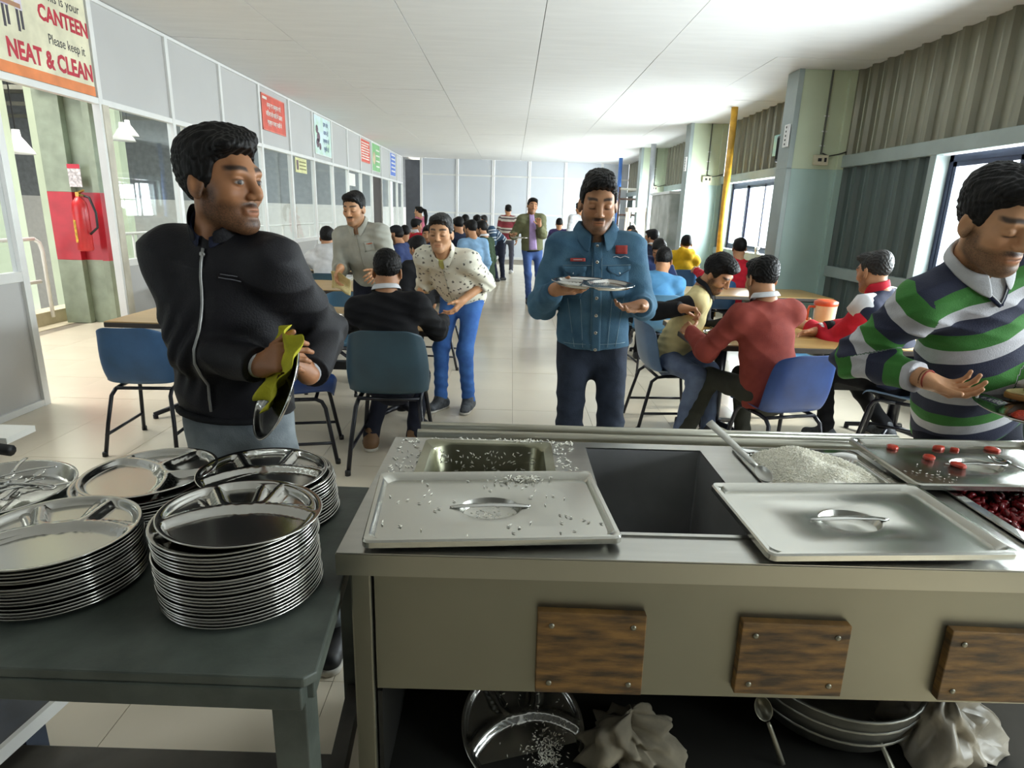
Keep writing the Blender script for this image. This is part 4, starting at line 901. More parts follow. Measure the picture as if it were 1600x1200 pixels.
def face_colors(P, base, stubble=.5, lids='down', brow=1.0, moust=.6):
    """P in head coordinates (metres, unscaled)"""
    x, y, z = P[:, 0], P[:, 1], P[:, 2]; ax = np.abs(x); b = np.array(base)
    col = np.tile(b, (len(P), 1)); sm = lambda v, a, c: np.clip((v-a)/(c-a), 0, 1)
    def mix(w, c): nonlocal col; w = np.clip(w, 0, 1)[:, None]; col = col*(1-w)+np.array(c)*w
    warm = np.exp(-(((ax-.04)/.02)**2+((z+.02)/.02)**2))*(y > .03); mix(warm*.25, b*np.array([1.12, .86, .8]))
    n = rng.uniform(.7, 1.15, len(P))
    jaw = sm(-z, .035, .055)*sm(y, -.012, .012)*sm(-z, .02, .03)
    side = sm(-z, -.01, .02)*sm(y, -.01, .004)*(1-sm(y, .03, .05))*sm(ax, .045, .06)
    keep = 1-np.exp(-((x/.03)**2+((z+.062)/.016)**2)*1.3)*(y > .06)
    dark = b*.07
    mix(stubble*np.maximum(jaw, side)*keep*n, dark)
    mu = np.exp(-((x/.027)**4+((z+.0480)/.0070)**4))*(y > .06); mix(1.25*moust*mu*n, dark)
    go = np.exp(-((x/.02)**4+((z+.09)/.012)**4))*(y > .06); mix(stubble*.7*go*n, dark)
    lip = np.exp(-((x/.022)**2+((z+.0645)/.0088)**2))*(y > .07); mix(lip*.8, b*np.array([.95, .62, .58]))
    mix(np.exp(-((x/.022)**4+((z+.0632)/.0022)**2))*(y > .07), b*.3)
    arc = .0335+.004*np.sin(np.clip((ax-.01)/.045, 0, 1)*math.pi)-.10*np.maximum(0, ax-.048)
    br = np.exp(-(((z-arc)/.0060)**4))*sm(ax, .009, .015)*(1-sm(ax, .05, .056))*(y > .04); mix(br*brow*.92, (.012, .01, .009))
    er = np.sqrt((ax-.0315)**2+(z-.005)**2)
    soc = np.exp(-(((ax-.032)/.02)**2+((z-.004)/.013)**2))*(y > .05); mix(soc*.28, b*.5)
    ll = -.0025 if lids == 'down' else .0
    if lids == 'down':
        mix(np.exp(-(((ax-.0315)/.0155)**4+((z-ll+.0015)/.0027)**2))*(y > .06), (.012, .01, .01))
    else:
        op = np.clip(1.3-(((ax-.0315)/.0128)**2+((z-.0035)/.0044)**2), 0, 1)*(y > .055); mix(np.clip(op*4, 0, 1), (.36, .32, .29))
        mix(np.clip((1.25-(((x+.0315*np.where(x > 0, -1, 1))-lids)**2+(z-.0038)**2)/.0058**2)*3, 0, 1)*np.clip(op*4, 0, 1), (.02, .012, .008))
        mix(np.exp(-(((ax-.0315)/.0145)**4+((z-.0092)/.0016)**2))*(y > .055), (.012, .01, .01))
    no = np.exp(-(((ax-.0095)/.0045)**2+((z+.0372)/.003)**2))*(y > .085); mix(no*.8, b*.2)
    return col
def hair_field(style, thick, R, t, s):
    th = thick
    P = [Prim('e', (0, -.019, .036), ra=(.0755+th*.6, .0965+th*.6, .084+th), k=.02)]
    if style == 'quiff': P += [Prim('e', (.0, .052, .098), ra=(.056, .05, .034), k=.03), Prim('e', (0, -.01, .112), ra=(.06, .07, .03), k=.03), Prim('e', (.03, .078, .083), ra=(.03, .022, .02), k=.02), Prim('e', (-.03, .075, .086), ra=(.03, .022, .02), k=.02)]
    if style == 'swept': P += [Prim('e', (.02, .062, .085), ra=(.052, .04, .026), k=.03), Prim('e', (-.03, .0, .11), ra=(.05, .075, .028), k=.03), Prim('e', (-.0, -.075, .07), ra=(.05, .04, .05), k=.03)]
    if style == 'full': P += [Prim('e', (0, .045, .095), ra=(.06, .05, .03), k=.03), Prim('e', (0, -.06, .07), ra=(.06, .05, .05), k=.03)]
    if style == 'cap': P = [Prim('e', (0, -.012, .045), ra=(.084, .104, .078), k=.01)]
    return xform(P, R, t, s)
def hairline(style, th=.01):
    ky = np.array([-.14, -.085, -.05, -.02, -.006, .012, .026, .036, .06, .085, .12]); kz = np.array([-.085, -.078, -.05, -.018, -.012, -.022, -.01, .046, .064, .078, .09])
    if style == 'quiff': kz = kz+np.array([0, 0, 0, 0, 0, 0, 0, .004, .004, .006, .008])
    if style == 'fringe': kz = kz+np.array([0, 0, 0, 0, 0, 0, 0, -.01, -.014, -.012, -.01])
    if style == 'cap': kz = np.array([-.02, -.015, 0, .012, .018, .022, .026, .03, .036, .04, .042])
    return ky, kz
def hand_prims(w, d, n, right, curl=(25, 30, 20), spread=1.0, thumb=(30, 20), s=1.0, fore=None):
    """w wrist, d towards the fingers, n out of the palm"""
    d = nrm(d); n = nrm(np.asarray(n)-d*(np.asarray(n)@d)); t = np.cross(d, n)*(1 if right else -1); P = []
    c = lambda a, b, ra, rb, k: P.append(Prim('c', a, b, ra*s, rb*s, k*s))
    if fore is not None: c(fore, w, .035, .027, .02)
    c(w, w+d*.03*s, .026, .024, .02)
    LEN = [(.042, .026, .021), (.046, .029, .022), (.042, .027, .021), (.033, .021, .019)]
    for i in range(4):
        kn = w+(t*(.031-.0205*i)+d*(.088-.005*abs(i-1.2)))*s
        c(w+(t*(.016-.011*i)+d*.012)*s, kn, .0145, .0115, .018)
        a = 0; p = kn; sp = (1.2-i)*.07*spread
        cl = curl[i] if hasattr(curl[0], '__len__') else curl
        for j, L in enumerate(LEN[i]):
            a += math.radians(cl[j]); dd = nrm(d*math.cos(a)+n*math.sin(a)+t*sp); q = p+dd*L*s; r = (.0092, .0084, .0075, .0066) if i < 3 else (.008, .0074, .0066, .006)
            c(p, q, r[j], r[j+1], .006); p = q
    p = w+(t*.02+d*.018+n*.006)*s; v = nrm(t*.72+d*.6+n*.32); a1, a2 = thumb
    q = p+v*.044*s; c(p, q, .0150, .0118, .016); ax = np.cross(v, n)
    v2 = nrm(v+d*math.tan(math.radians(a1))*.9+n*.15); q2 = q+v2*.034*s; c(q, q2, .0108, .0098, .008)
    v3 = nrm(v2+d*math.tan(math.radians(a2))*.6+n*.2-t*.15); c(q2, q2+v3*.027*s, .0098, .0078, .006)
    return P
def collar_ring(C, R, rx, ry, h, drop, open_ang, flare, m, parent, name='collar', point=.03):
    """a folded shirt collar round the neck; R columns right, forward, up"""
    g_in, g_top, g_out = [], [], []
    for i in range(33):
        f = i/32; a = math.radians(90+open_ang)+math.radians(360-2*open_ang)*f
        c, s = math.cos(a), math.sin(a); edge = min(f, 1-f)
        fr = max(0, s)          # towards the front
        top = h*(1-.55*fr); pt = point*math.exp(-(edge/.09)**2)
        g_in.append(C+R @ V3(rx*c*.97, ry*s*.97, -.02-.03*fr)); g_top.append(C+R @ V3(rx*c, ry*s, top-.035*fr))
        g_out.append(C+R @ V3((rx+flare)*c, (ry+flare+pt*.5)*s, top-drop-.045*fr-pt))
    mid = [(a*.5+b*.5)+R @ V3(0, 0, .004) for a, b in zip(g_top, g_out)]
    mb = MB().sheet([g_in, g_top, mid, g_out] if drop > 0 else [g_in, g_top])
    return mb.build(name, m, parent, True, solid=.003, sub=1)
PEOPLE = {}
def person(label, head, pelvis, yaw, hyaw=0, hpitch=0, hroll=0, h=1.70, wr=None, wl=None, hr=None, hl=None, ankR=None, ankL=None, seated=False,
           top='shirt', topm=None, pantm=None, shoem=None, skin='m', hair='full', hairt=.012, hairm=None, stub=.5, moust=.6, lids='down', res=None, fat=1.0, hem=.08, bulk=1.0,
           collar=None, collarm=None, sleeves=1.0, elbR=None, elbL=None, stripes=None, kneeR=None, kneeL=None, hs=1.0, wrinkle=1.0, brow=1.0, hood=False, legs=True, name='person', cloth='shirt', sleevem=None, vneck=None, shw=1.0, group='people in the canteen', toes=None):
    s = h/1.70; head = np.array(head, float); pel = np.array(pelvis, float)
    B = rot((0, 0, 1), yaw)                                    # columns right, forward, up of the body
    rB, fB = B[:, 0], B[:, 1]
    Rh = B @ rot((0, 0, 1), hyaw) @ rot((1, 0, 0), hpitch) @ rot((0, 1, 0), hroll)
    t_head = head
    depth = head[1]; px = depth/971.
    res = res or max(.0023, min(.008, px*.78))
    upB = nrm(nrm(head-pel)*.8+np.array([0, 0, 1])*.35)
    C7 = head+Rh @ V3(0, -.045, -.12)*s*.6-upB*.060*s-fB*.014
    u = nrm(C7-pel); rr = nrm(rB-u*(rB@u)); f = np.cross(u, rr); RT = np.stack([rr, f, u], 1)
    L = np.linalg.norm(C7-pel)
    shR, shL = [C7-u*.088*s+rr*q*.166*s*shw+f*.012 for q in (1, -1)]
    hpR, hpL = [pel+rr*q*.092*s-np.array([0, 0, .03]) for q in (1, -1)]
    la, lf, lt, ls = .285*s, .255*s, .43*s, .42*s
    if wr is None: wr = shR+V3(0, 0, -.5*s)+fB*.1+rB*.05
    if wl is None: wl = shL+V3(0, 0, -.5*s)+fB*.1-rB*.05
    eR, wr = ik(shR, wr, la, lf, (elbR if elbR is not None else rB*.32-fB*.55-V3(0, 0, .85)))
    eL, wl = ik(shL, wl, la, lf, (elbL if elbL is not None else -rB*.32-fB*.55-V3(0, 0, .85)))
    if ankR is None: ankR = (pel*V3(1, 1, 0)+rB*.11+V3(0, 0, .085)) if not seated else (pel*V3(1, 1, 0)+rB*.12+fB*.44+V3(0, 0, .085))
    if ankL is None: ankL = (pel*V3(1, 1, 0)-rB*.11+V3(0, 0, .085)) if not seated else (pel*V3(1, 1, 0)-rB*.12+fB*.44+V3(0, 0, .085))
    kR, ankR = ik(hpR, ankR, lt, ls, kneeR if kneeR is not None else fB+V3(0, 0, .3)); kL, ankL = ik(hpL, ankL, lt, ls, kneeL if kneeL is not None else fB+V3(0, 0, .3))
    root = thing(name, label, 'person', (pel[0], pel[1], 0), group=group); O = V3(pel[0], pel[1], 0)
    base = np.array(C(SKT[skin]))
    # ---------------- body (skin): head, neck, hands, and a slim trunk under the clothes
    Vs, Fs, Cs = [], [], []
    def addm(V, F, c):
        Fs.append(F+sum(len(v) for v in Vs)); Vs.append(V); Cs.append(c)
    hp = xform(HEADP, Rh, t_head, s*hs)
    neck = Prim('c', t_head+Rh @ V3(0, -.024, -.07)*s*hs, C7-u*.01+f*.012, .052*s, .060*s, .035)
    V, F = polygonize(hp+[neck, Prim('c', C7, C7-u*.06+f*.02, .06*s, .07*s, .03)], res)
    Pl = (V-t_head) @ Rh/(s*hs); addm(V, F, face_colors(Pl, base, stub, lids, brow, moust))
    bare = 1-sleeves
    hres = max(.0028, min(res*1.0, .007))
    for W_, E_, sp, right in ((wr, eR, hr, True), (wl, eL, hl, False)):
        d0 = nrm(W_-E_)
        if sp is None: sp = dict(d=d0*.9+V3(0, 0, -.1), n=(-rB if right else rB)*.6+fB*.0-V3(0, 0, .5)*(abs(d0[2]) < .8))
        sp = dict(sp); dd = sp.pop('d', d0); nn = sp.pop('n', -V3(0, 0, 1))
        P = hand_prims(W_, dd, nn, right, s=s, fore=W_-d0*(.05+lf*bare*.98), **sp)
        V, F = polygonize(P, hres); cc = np.tile(base*np.array([1.0, .97, .95]), (len(V), 1)); addm(V, F, cc*rng.uniform(.96, 1.04, (len(V), 1)))
    tr = [Prim('c', pel, C7-u*.1, .10*s, .10*s, .03, flat=(f, .7)), Prim('c', shR, shL, .045, .045, .04), Prim('c', shR, eR, .035, .03, .03), Prim('c', shL, eL, .035, .03, .03), Prim('c', eR, wr, .03, .022, .03), Prim('c', eL, wl, .03, .022, .03)]
    if legs: tr += [Prim('c', hpR, kR, .06, .045, .03), Prim('c', hpL, kL, .06, .045, .03), Prim('c', kR, ankR, .042, .03, .03), Prim('c', kL, ankL, .042, .03, .03)]
    V, F = polygonize(tr, .016); addm(V, F, np.tile(base, (len(V), 1)))
    me = np_mesh('body', np.concatenate(Vs)-O, np.concatenate(Fs), np.concatenate(Cs)); obj('body', me, SKIN, root)
    # ---------------- hair
    if hair:
        H = hair_field(hair, hairt, Rh, t_head, s*hs); ky, kz = hairline(hair); amp = (.0018 if hair not in ('cap',) else .0006)*hs
        def post(D, X, Y, Z):
            x, y, z = X-t_head[0], Y-t_head[1], Z-t_head[2]; q = s*hs
            lx = (x*Rh[0, 0]+y*Rh[1, 0]+z*Rh[2, 0])/q; ly = (x*Rh[0, 1]+y*Rh[1, 1]+z*Rh[2, 1])/q; lz = (x*Rh[0, 2]+y*Rh[1, 2]+z*Rh[2, 2])/q
            st = np.sin(lx*170+9*np.sin(ly*38+lx*30)+lz*40)*np.sin(lx*90-ly*70+5*np.sin(lz*60))+.6*np.sin(lx*310+ly*120+8*np.sin(lz*50+lx*40))
            line = np.interp(ly, ky, kz)+.0025*np.sin(lx*260)+.10*np.clip(.03-np.abs(lx), 0, .03)*(ly > .05)*0
            temple = np.clip((np.abs(lx)-.045)/.03, 0, 1)*np.clip((ly-.02)/.03, 0, 1)*-.012
            taper = np.clip((line+temple+.022-lz)/.022, 0, 1)*(.007 if hair != 'cap' else 0)
            return np.maximum(D+taper*q+amp*st*(1 if hair != 'cap' else .3), (line+temple-lz)*q*.8)
        V, F = polygonize(H, max(res, .0028), post=post)
        obj('hair' if hair != 'cap' else 'cap', np_mesh('hair', V-O, F), hairm or HAIR, root)
        if hair == 'cap':
            bk = xform([Prim('e', (0, .115, .037), ra=(.062, .055, .008), k=.01)], Rh, t_head, s*hs); V, F = polygonize(bk, res); obj('cap_peak', np_mesh('cap_peak', V-O, F), hairm, root)
            H = xform([Prim('e', (0, -.03, .0), ra=(.078, .09, .07), k=.01)], Rh, t_head, s*hs)
            V, F = polygonize(H, res, cuts=[(t_head, Rh @ V3(0, .9, .5))]); obj('hair', np_mesh('hair', V-O, F), HAIR, root)
    # ---------------- upper garment
    b = .012*bulk; k = fat
    def at(z, y=0, x=0): return pel+u*z*L+f*y+rr*x
    U = [Prim('c', at(.05), at(.45, .012*k), .148*s*k+b, .142*s*k+b, .05, flat=(f, .74)), Prim('c', at(.45, .012*k), at(1-.20*s/L), .145*s*(.6+.4*k)+b, .150*s+b, .06, flat=(f, .68)),
         Prim('c', shR-rr*.02, shL+rr*.02, .058*s+b, .058*s+b, .06), Prim('c', C7-u*.034+rr*.022, shR-rr*.02, .044*s+b*.4, .052*s+b, .06), Prim('c', C7-u*.034-rr*.022, shL+rr*.02, .044*s+b*.4, .052*s+b, .06),
         Prim('c', C7-u*.11+f*.02, C7-u*.055+f*.008, .085*s+b, .064*s+b*.5, .04, flat=(f, .85))]
    if k > 1.02: U.append(Prim('e', at(.30, .045*k), ra=(.13*k, .10*k, .15), k=.06, R=RT))
    hemP = pel-u*(hem)*s
    U.append(Prim('c', hemP+u*.02, at(.2), .158*s*k**.5+b, .150*s*k+b, .05, flat=(f, .74)))
    if hood:
        U += [Prim('e', C7-f*.075-u*.035, ra=(.105, .05, .085), k=.03, R=RT), Prim('c', C7+rr*.08-f*.03+u*.015, C7-rr*.08-f*.03+u*.015, .045, .045, .03), Prim('c', C7+rr*.085+f*.03-u*.02, C7+rr*.08-f*.05+u*.02, .035, .042, .03), Prim('c', C7-rr*.085+f*.03-u*.02, C7-rr*.08-f*.05+u*.02, .035, .042, .03)]
    SL = []
    for S_, E_, W_ in ((shR, eR, wr), (shL, eL, wl)):
        if sleevem is None: U.append(Prim('c', S_, E_, .060*s+b, .050*s+b, .045))
        AR = U if sleevem is None else SL
        if sleevem is not None: SL.append(Prim('c', S_+(E_-S_)*.15, E_, .062*s+b*.6, .050*s+b*.6, .03))
        if sleeves > .02:
            d = nrm(W_-E_); end = E_+d*(lf*sleeves-.012); AR.append(Prim('c', E_, E_+d*lf*sleeves, .052*s+b, (.036 if sleeves > .8 else .046)*s+b*.9, .03, cut=[(end, d)]))
    cuts = [(hemP, -u)] if not seated or hem < .3 else []
    A, ph = .0062*wrinkle, rng.uniform(0, 6)
    gres = max(.0045, min(.014, px*2.0))
    def post(D, X, Y, Z):
        g = fold(X-pel[0], Y-pel[1], Z, 1.8, ph)
        for E_ in (eR, eL):
            q = np.sqrt((X-E_[0])**2+(Y-E_[1])**2+(Z-E_[2])**2); ax_ = nrm(wr-shR)
            g = g+np.exp(-(q/.1)**2)*1.3*np.sin(90*(X*ax_[0]+Z*ax_[2]+Y*ax_[1])+3*np.sin(20*X))
        return D+A*g
    if vneck is not None:
        nk = C7+f*.05-u*.02; U.append(Prim('e', nk+f*.06-u*.03, ra=(.05, .08, .11), k=.01, op='s', R=RT))
    V, F = polygonize(U, gres, cuts=cuts, post=post)
    st = None
    if stripes is not None:
        per, off = stripes; st = ((V-pel)@u)/per+off
        for S_, E_, W_, q in ((shR, eR, wr, 1), (shL, eL, wl, -1)):
            dA = nrm(E_-S_); dF = nrm(W_-E_); pr = V-S_; tA = pr@dA; dist = np.linalg.norm(pr-np.clip(tA, 0, la)[:, None]*dA, axis=1)
            pf = V-E_; tF = pf@dF; dF_ = np.linalg.norm(pf-np.clip(tF, 0, lf)[:, None]*dF, axis=1)
            arm = ((dist < .12) & (((V-pel)@rr)*q > .162*s*shw)) | (dF_ < .064*s)
            s0 = ((S_-pel)@u)/per+off
            val = np.where(dist < dF_, s0-np.clip(tA, -.1, la+.05)/per, s0-(la+np.clip(tF, -.05, lf+.05))/per); st = np.where(arm, val, st)
    tp = obj(cloth, np_mesh(cloth, V-O, F, stripe=st), topm, root)
    if sleevem is not None:
        V, F = polygonize(SL, gres, post=post); obj('sleeves', np_mesh('sleeves', V-O, F), sleevem, root)
    info = dict(root=root, O=O, U=U, C7=C7, u=u, f=f, rr=rr, RT=RT, pel=pel, L=L, shR=shR, shL=shL, eR=eR, eL=eL, wr=wr, wl=wl, hpR=hpR, hpL=hpL, kR=kR, kL=kL, ankR=ankR, ankL=ankL, s=s, top=tp, Rh=Rh, head=head, hemP=hemP, b=b, at=at, lf=lf)
    if collar == 'shirt': collar_ring(C7+u*.022+f*.016-O, RT, .067*s, .066*s, .040, .040, 14, .022, collarm or topm, tp)
    if collar == 'high': collar_ring(C7+u*.018+f*.018-O, RT, .075*s, .075*s, .055, 0, 20, .0, collarm or topm, tp)
    if collar == 'big': collar_ring(C7+u*.02+f*.018-O, RT, .073*s, .073*s, .038, .055, 20, .036, collarm or topm, tp, point=.045)
    # ---------------- trousers and shoes
    if legs:
        T = [Prim('c', pel+u*.05, pel-V3(0, 0, .05), .146*s*k**.5, .15*s, .04, flat=(fB, .74))]
        for H_, K_, A_ in ((hpR, kR, ankR), (hpL, kL, ankL)):
            T += [Prim('c', H_, K_, .086*s, .062*s, .05), Prim('c', K_, A_, .062*s, .052*s, .04, cut=[(A_-V3(0, 0, .045), V3(0, 0, -1))])]
        def post(D, X, Y, Z):
            g = fold(X-pel[0], Y-pel[1], Z, 1.35, ph+1)
            for K_, A_ in ((kR, ankR), (kL, ankL)):
                for c_, w in ((K_, .1), (A_+V3(0, 0, .06), .09)):
                    q = np.sqrt((X-c_[0])**2+(Y-c_[1])**2+(Z-c_[2])**2); g = g+np.exp(-(q/w)**2)*.9*np.sin(62*Z+4*np.sin(18*X+3*Y))
            return D+.005*g
        V, F = polygonize(T, gres*1.1, post=post); obj('trousers', np_mesh('trousers', V-O, F), pantm, root)
        for q, A_, K_, H_ in ((1, ankR, kR, hpR), (-1, ankL, kL, hpL)):
            fd = nrm((fB+rB*q*.18)*V3(1, 1, 0)) if toes is None else nrm(toes[0 if q > 0 else 1])
            if not seated:
                sh_dir = nrm(A_-K_)                                    # a lifted heel tips the shoe
                up_ = nrm(-sh_dir*.5+V3(0, 0, 1)) if A_[2] > .12 else V3(0, 0, 1)
            else: up_ = V3(0, 0, 1)
            fd = nrm(fd-up_*(fd@up_)); base_ = A_-up_*.085
            S_ = [Prim('c', base_-fd*.045+up_*.04, base_+fd*.13+up_*.03, .042, .038, .03), Prim('c', base_-fd*.02+up_*.05, A_+up_*.02, .045, .043, .04), Prim('c', base_+fd*.05+up_*.04, A_+fd*.02, .04, .035, .04)]
            V, F = polygonize(S_, max(gres, .006), cuts=[(base_+up_*.012, -up_)]); sh = obj('shoe', np_mesh('shoe', V-O, F), shoem, root)
            so = [Prim('c', base_-fd*.045+up_*.012, base_+fd*.135+up_*.012, .046, .042, .01)]
            V, F = polygonize(so, max(gres, .006), cuts=[(base_+up_*.0, -up_), (base_+up_*.022, up_)]); obj('sole', np_mesh('sole', V-O, F), mat('pale_sole', '#c9c4b8', .7), sh)
    return info
def front_point(I, z, x, lift=.002):
    """a spot on the garment's front: z along the trunk (0 pelvis, 1 neck), x to the person's right"""
    p = I['at'](z, .32, x); d = -I['f']
    for _ in range(60):
        q = sdf_at(I['U'], p)[0]
        if q < lift: break
        p = p+d*max(q*.6, .0008)
    return p-I['O']
def surf_from(I, p, d, lift=.002):
    p = np.array(p, float); d = nrm(d)
    for _ in range(80):
        q = sdf_at(I['U'], p)[0]
        if q < lift: break
        p = p+d*max(q*.6, .0008)
    return p-I['O']

# ================================================================== materials of clothes
def cl(name, c, c2=None, rough=.85, var=.1, vs=12, bump=.2, bs=200): return mat(name, c, rough, 0, var, vs, bump=bump, bs=bs, col2=c2, spec=.25)
K_BLK = cl('black_cloth', '#17171a'); K_BLKJ = cl('black_jacket_cloth', '#1b1a1e', rough=.6); K_JEANG = cl('grey_denim', '#858c8f', '#666d72'); K_NAVYP = cl('dark_navy_cloth', '#20222e')
K_BLUEJ = cl('blue_denim', '#4a78bf', '#3c64a8'); K_DKJ = cl('dark_denim', '#333b4b', '#262c38'); K_GREYS = cl('grey_shirt_cloth', '#b0b0a5'); K_MAR = cl('maroon_knit', '#8a3d33', '#7c342c', bs=350, bump=.4)
K_VEST = cl('cream_knit', '#d9c892', bs=350, bump=.4); K_LBLUE = cl('light_blue_knit', '#5b93bd', '#4f86b2', bs=300, bump=.3); K_YEL = cl('yellow_fleece', '#dcae1e'); K_RED = cl('red_cloth', '#c22233'); K_WHITE = cl('white_fleece', '#cfcfd0')
K_OLIVE = cl('olive_jacket_cloth', '#6d6e50'); K_NAVY = cl('navy_cloth', '#33406a'); K_DNAVY = cl('deep_navy_cloth', '#262b3f'); K_GREENV = cl('dark_green_knit', '#33442f'); K_PALEB = cl('pale_blue_cloth', '#86aacb'); K_WSH = cl('white_shirt_cloth', '#d8d9dc')
S_BLK = mat('black_shoe', '#1c1c1e', .5); S_BRN = mat('brown_shoe', '#7b5a3a', .6); S_DK = mat('dark_sneaker', '#2c3036', .6, 0, .4, 40, col2='#55585c'); S_BOOT = mat('grey_boot', '#3c3a38', .6)
DEN = mat('jacket_denim', '#54788f', .85, 0, .25, 9, bump=.35, bs=260, col2='#3d5f78', spec=.25)
FLO = cl('floral_cloth', '#e6e2d2', '#dcd8c6'); 
nt = FLO.node_tree; N = nt.nodes; vo = N.new('ShaderNodeTexVoronoi'); vo.inputs['Scale'].default_value = 26; vo.inputs['Randomness'].default_value = .9
n3 = N.new('ShaderNodeTexNoise'); n3.inputs['Scale'].default_value = 110; tcn = [q for q in N if q.type == 'TEX_COORD'][0]
ma = N.new('ShaderNodeMath'); ma.operation = 'MULTIPLY_ADD'; ma.inputs[1].default_value = .55; nt.links.new(tcn.outputs['Object'], vo.inputs['Vector']); nt.links.new(tcn.outputs['Object'], n3.inputs['Vector']); nt.links.new(n3.outputs['Fac'], ma.inputs[0]); nt.links.new(vo.outputs['Distance'], ma.inputs[2])
rp = N.new('ShaderNodeValToRGB'); rp.color_ramp.interpolation = 'LINEAR'; rp.color_ramp.elements[0].position = .50; rp.color_ramp.elements[0].color = (.05, .045, .05, 1); rp.color_ramp.elements[1].position = .53; rp.color_ramp.elements[1].color = (1, 1, 1, 1); nt.links.new(ma.outputs[0], rp.inputs[0])
mx = N.new('ShaderNodeMix'); mx.data_type = 'RGBA'; mx.blend_type = 'MULTIPLY'; mx.inputs[0].default_value = .85; bs_ = N['Principled BSDF']; old = bs_.inputs['Base Color'].links[0].from_socket; nt.links.new(old, mx.inputs[6]); nt.links.new(rp.outputs[0], mx.inputs[7]); nt.links.new(mx.outputs[2], bs_.inputs['Base Color'])
RUG = stripe_mat('green_navy_white_knit', [(0, '#2b2f45'), (.36, '#c9c8cc'), (.66, '#3d7d33')])
MAS = stripe_mat('red_grey_knit', [(0, '#7d2b36'), (.3, '#b9b2a8'), (.5, '#4a3b40'), (.62, '#c2bcb2'), (.75, '#8a2f3a')])
NVS = stripe_mat('blue_white_knit', [(0, '#2f4a66'), (.5, '#c3cad4'), (.65, '#33506e'), (.85, '#c3cad4')])
def P3(px, py, y): return np.array(W(px, py, y))
Z = np.array([0, 0, 1.])

# ---- the man in the black jacket, wiping a plate
BJ = person('man in a black zip jacket wiping a steel plate with a yellow cloth', P3(348, 286, 1.82), P3(372, 640, 1.90)+V3(0, .0, .04), 172, hyaw=78, hpitch=-2, h=1.70, hs=1.12, skin='d', hair='swept', hairt=.016, stub=.75, moust=.8, lids=.004,
            wr=P3(408, 572, 1.68), wl=P3(482, 585, 1.74), hr=dict(d=P3(455, 548, 1.62)-P3(408, 572, 1.68), n=V3(.5, .7, -.3), curl=(35, 40, 30)), hl=dict(d=P3(452, 545, 1.68)-P3(482, 585, 1.74), n=V3(-.7, -.2, .1), curl=(45, 50, 35)),
            top='jacket', topm=K_BLKJ, cloth='jacket', pantm=K_JEANG, shoem=S_BLK, collar='high', collarm=K_BLKJ, bulk=1.6, hem=.03, wrinkle=1.2, elbR=V3(-.8, .25, -1), elbL=V3(.3, .9, -.8), ankR=V3(-.86, 1.95, .085), ankL=V3(-.58, 1.92, .085), shw=1.0)
# ---- denim jacket
DJ = person('man in a blue denim jacket looking down at the steel plate he carries', P3(935, 318, 3.02), P3(925, 545, 3.08)+V3(0, 0, .06), 178, hpitch=-14, h=1.72, hs=1.05, skin='m', hair='quiff', hairt=.012, stub=.65, moust=1.0,
            wr=P3(868, 452, 2.86), wl=P3(1003, 478, 2.84), hr=dict(d=V3(.8, -.5, .0), n=V3(.2, .2, .9), curl=(14, 22, 18)), hl=dict(d=V3(-.75, -.55, -.05), n=V3(.1, -.2, .9), curl=(8, 22, 20)),
            topm=DEN, cloth='denim_jacket', pantm=K_DKJ, shoem=S_BLK, collar='big', collarm=DEN, bulk=1.2, hem=.04, shw=1.0)
# ---- green, navy and white striped sweater
GS = person('man in a green, navy and white striped sweater reaching over the counter', P3(1562, 345, 1.86), P3(1500, 652, 2.22)+V3(.02, 0, .02), 187, hyaw=-2, hpitch=-22, hroll=6, h=1.74, hs=1.12, skin='l', hair='full', hairt=.012, stub=.7, moust=.95,
            wr=P3(1440, 590, 1.92), wl=P3(1625, 610, 1.95), hr=dict(d=V3(.85, -.35, -.30), n=V3(.15, -.5, .85), curl=[(30, 25, 20), (34, 28, 20), (38, 30, 22), (40, 30, 25)], thumb=(10, 10)), hl=dict(d=V3(-.5, -.6, .1), n=V3(0, 0, 1), curl=(15, 20, 15)),
            topm=RUG, cloth='striped_sweater', pantm=K_NAVYP, shoem=S_BLK, collar='shirt', collarm=K_WSH, bulk=1.2, hem=.07, stripes=(.172, .08), elbR=V3(-.35, .9, -.7), fat=1.08, shw=1.06)
# ---- around the near left table
SB = person('diner in a black sweater with a white collar, back to the camera', P3(606, 425, 3.84), V3(-.70, 3.66, .55), -2, hpitch=-18, h=1.72, hs=1.02, skin='m', hair='full', hairt=.010, seated=True, wr=V3(-.45, 4.22, .80), wl=V3(-1.03, 4.26, .80), hl=dict(d=V3(-.15, .8, .05), n=V3(.5, .2, -.6), curl=(30, 35, 20)),
            topm=K_BLK, cloth='sweater', pantm=K_NAVYP, shoem=S_BRN, collar='shirt', collarm=K_WSH, hem=.10, bulk=1.4, ankR=V3(-.60, 3.84, .085), ankL=V3(-.88, 3.84, .085), shw=1.08)
FL = person('man in a white floral shirt leaning on the edge of the near left table', P3(688, 365, 4.36), V3(-.36, 4.82, .92), 160, hyaw=14, hpitch=-6, h=1.68, hs=1.04, skin='l', hair='full', hairt=.012, hairm=HAIR_G, stub=.15, moust=.1, sleeves=.35,
            wr=V3(-.72, 4.60, .80), wl=P3(722, 470, 4.50), hr=dict(d=V3(-.5, -.5, -.3), n=V3(0, 0, -1)), hl=dict(d=V3(-.55, -.35, -.75), n=V3(-.6, .2, .3), curl=(20, 30, 20)),
            topm=FLO, cloth='floral_shirt', pantm=K_BLUEJ, shoem=S_DK, collar='shirt', hem=.06, bulk=1.2, fat=1.1, ankR=V3(-.52, 4.72, .085), ankL=V3(-.30, 4.72, .085), elbL=V3(.5, .7, -.2), shw=1.08)
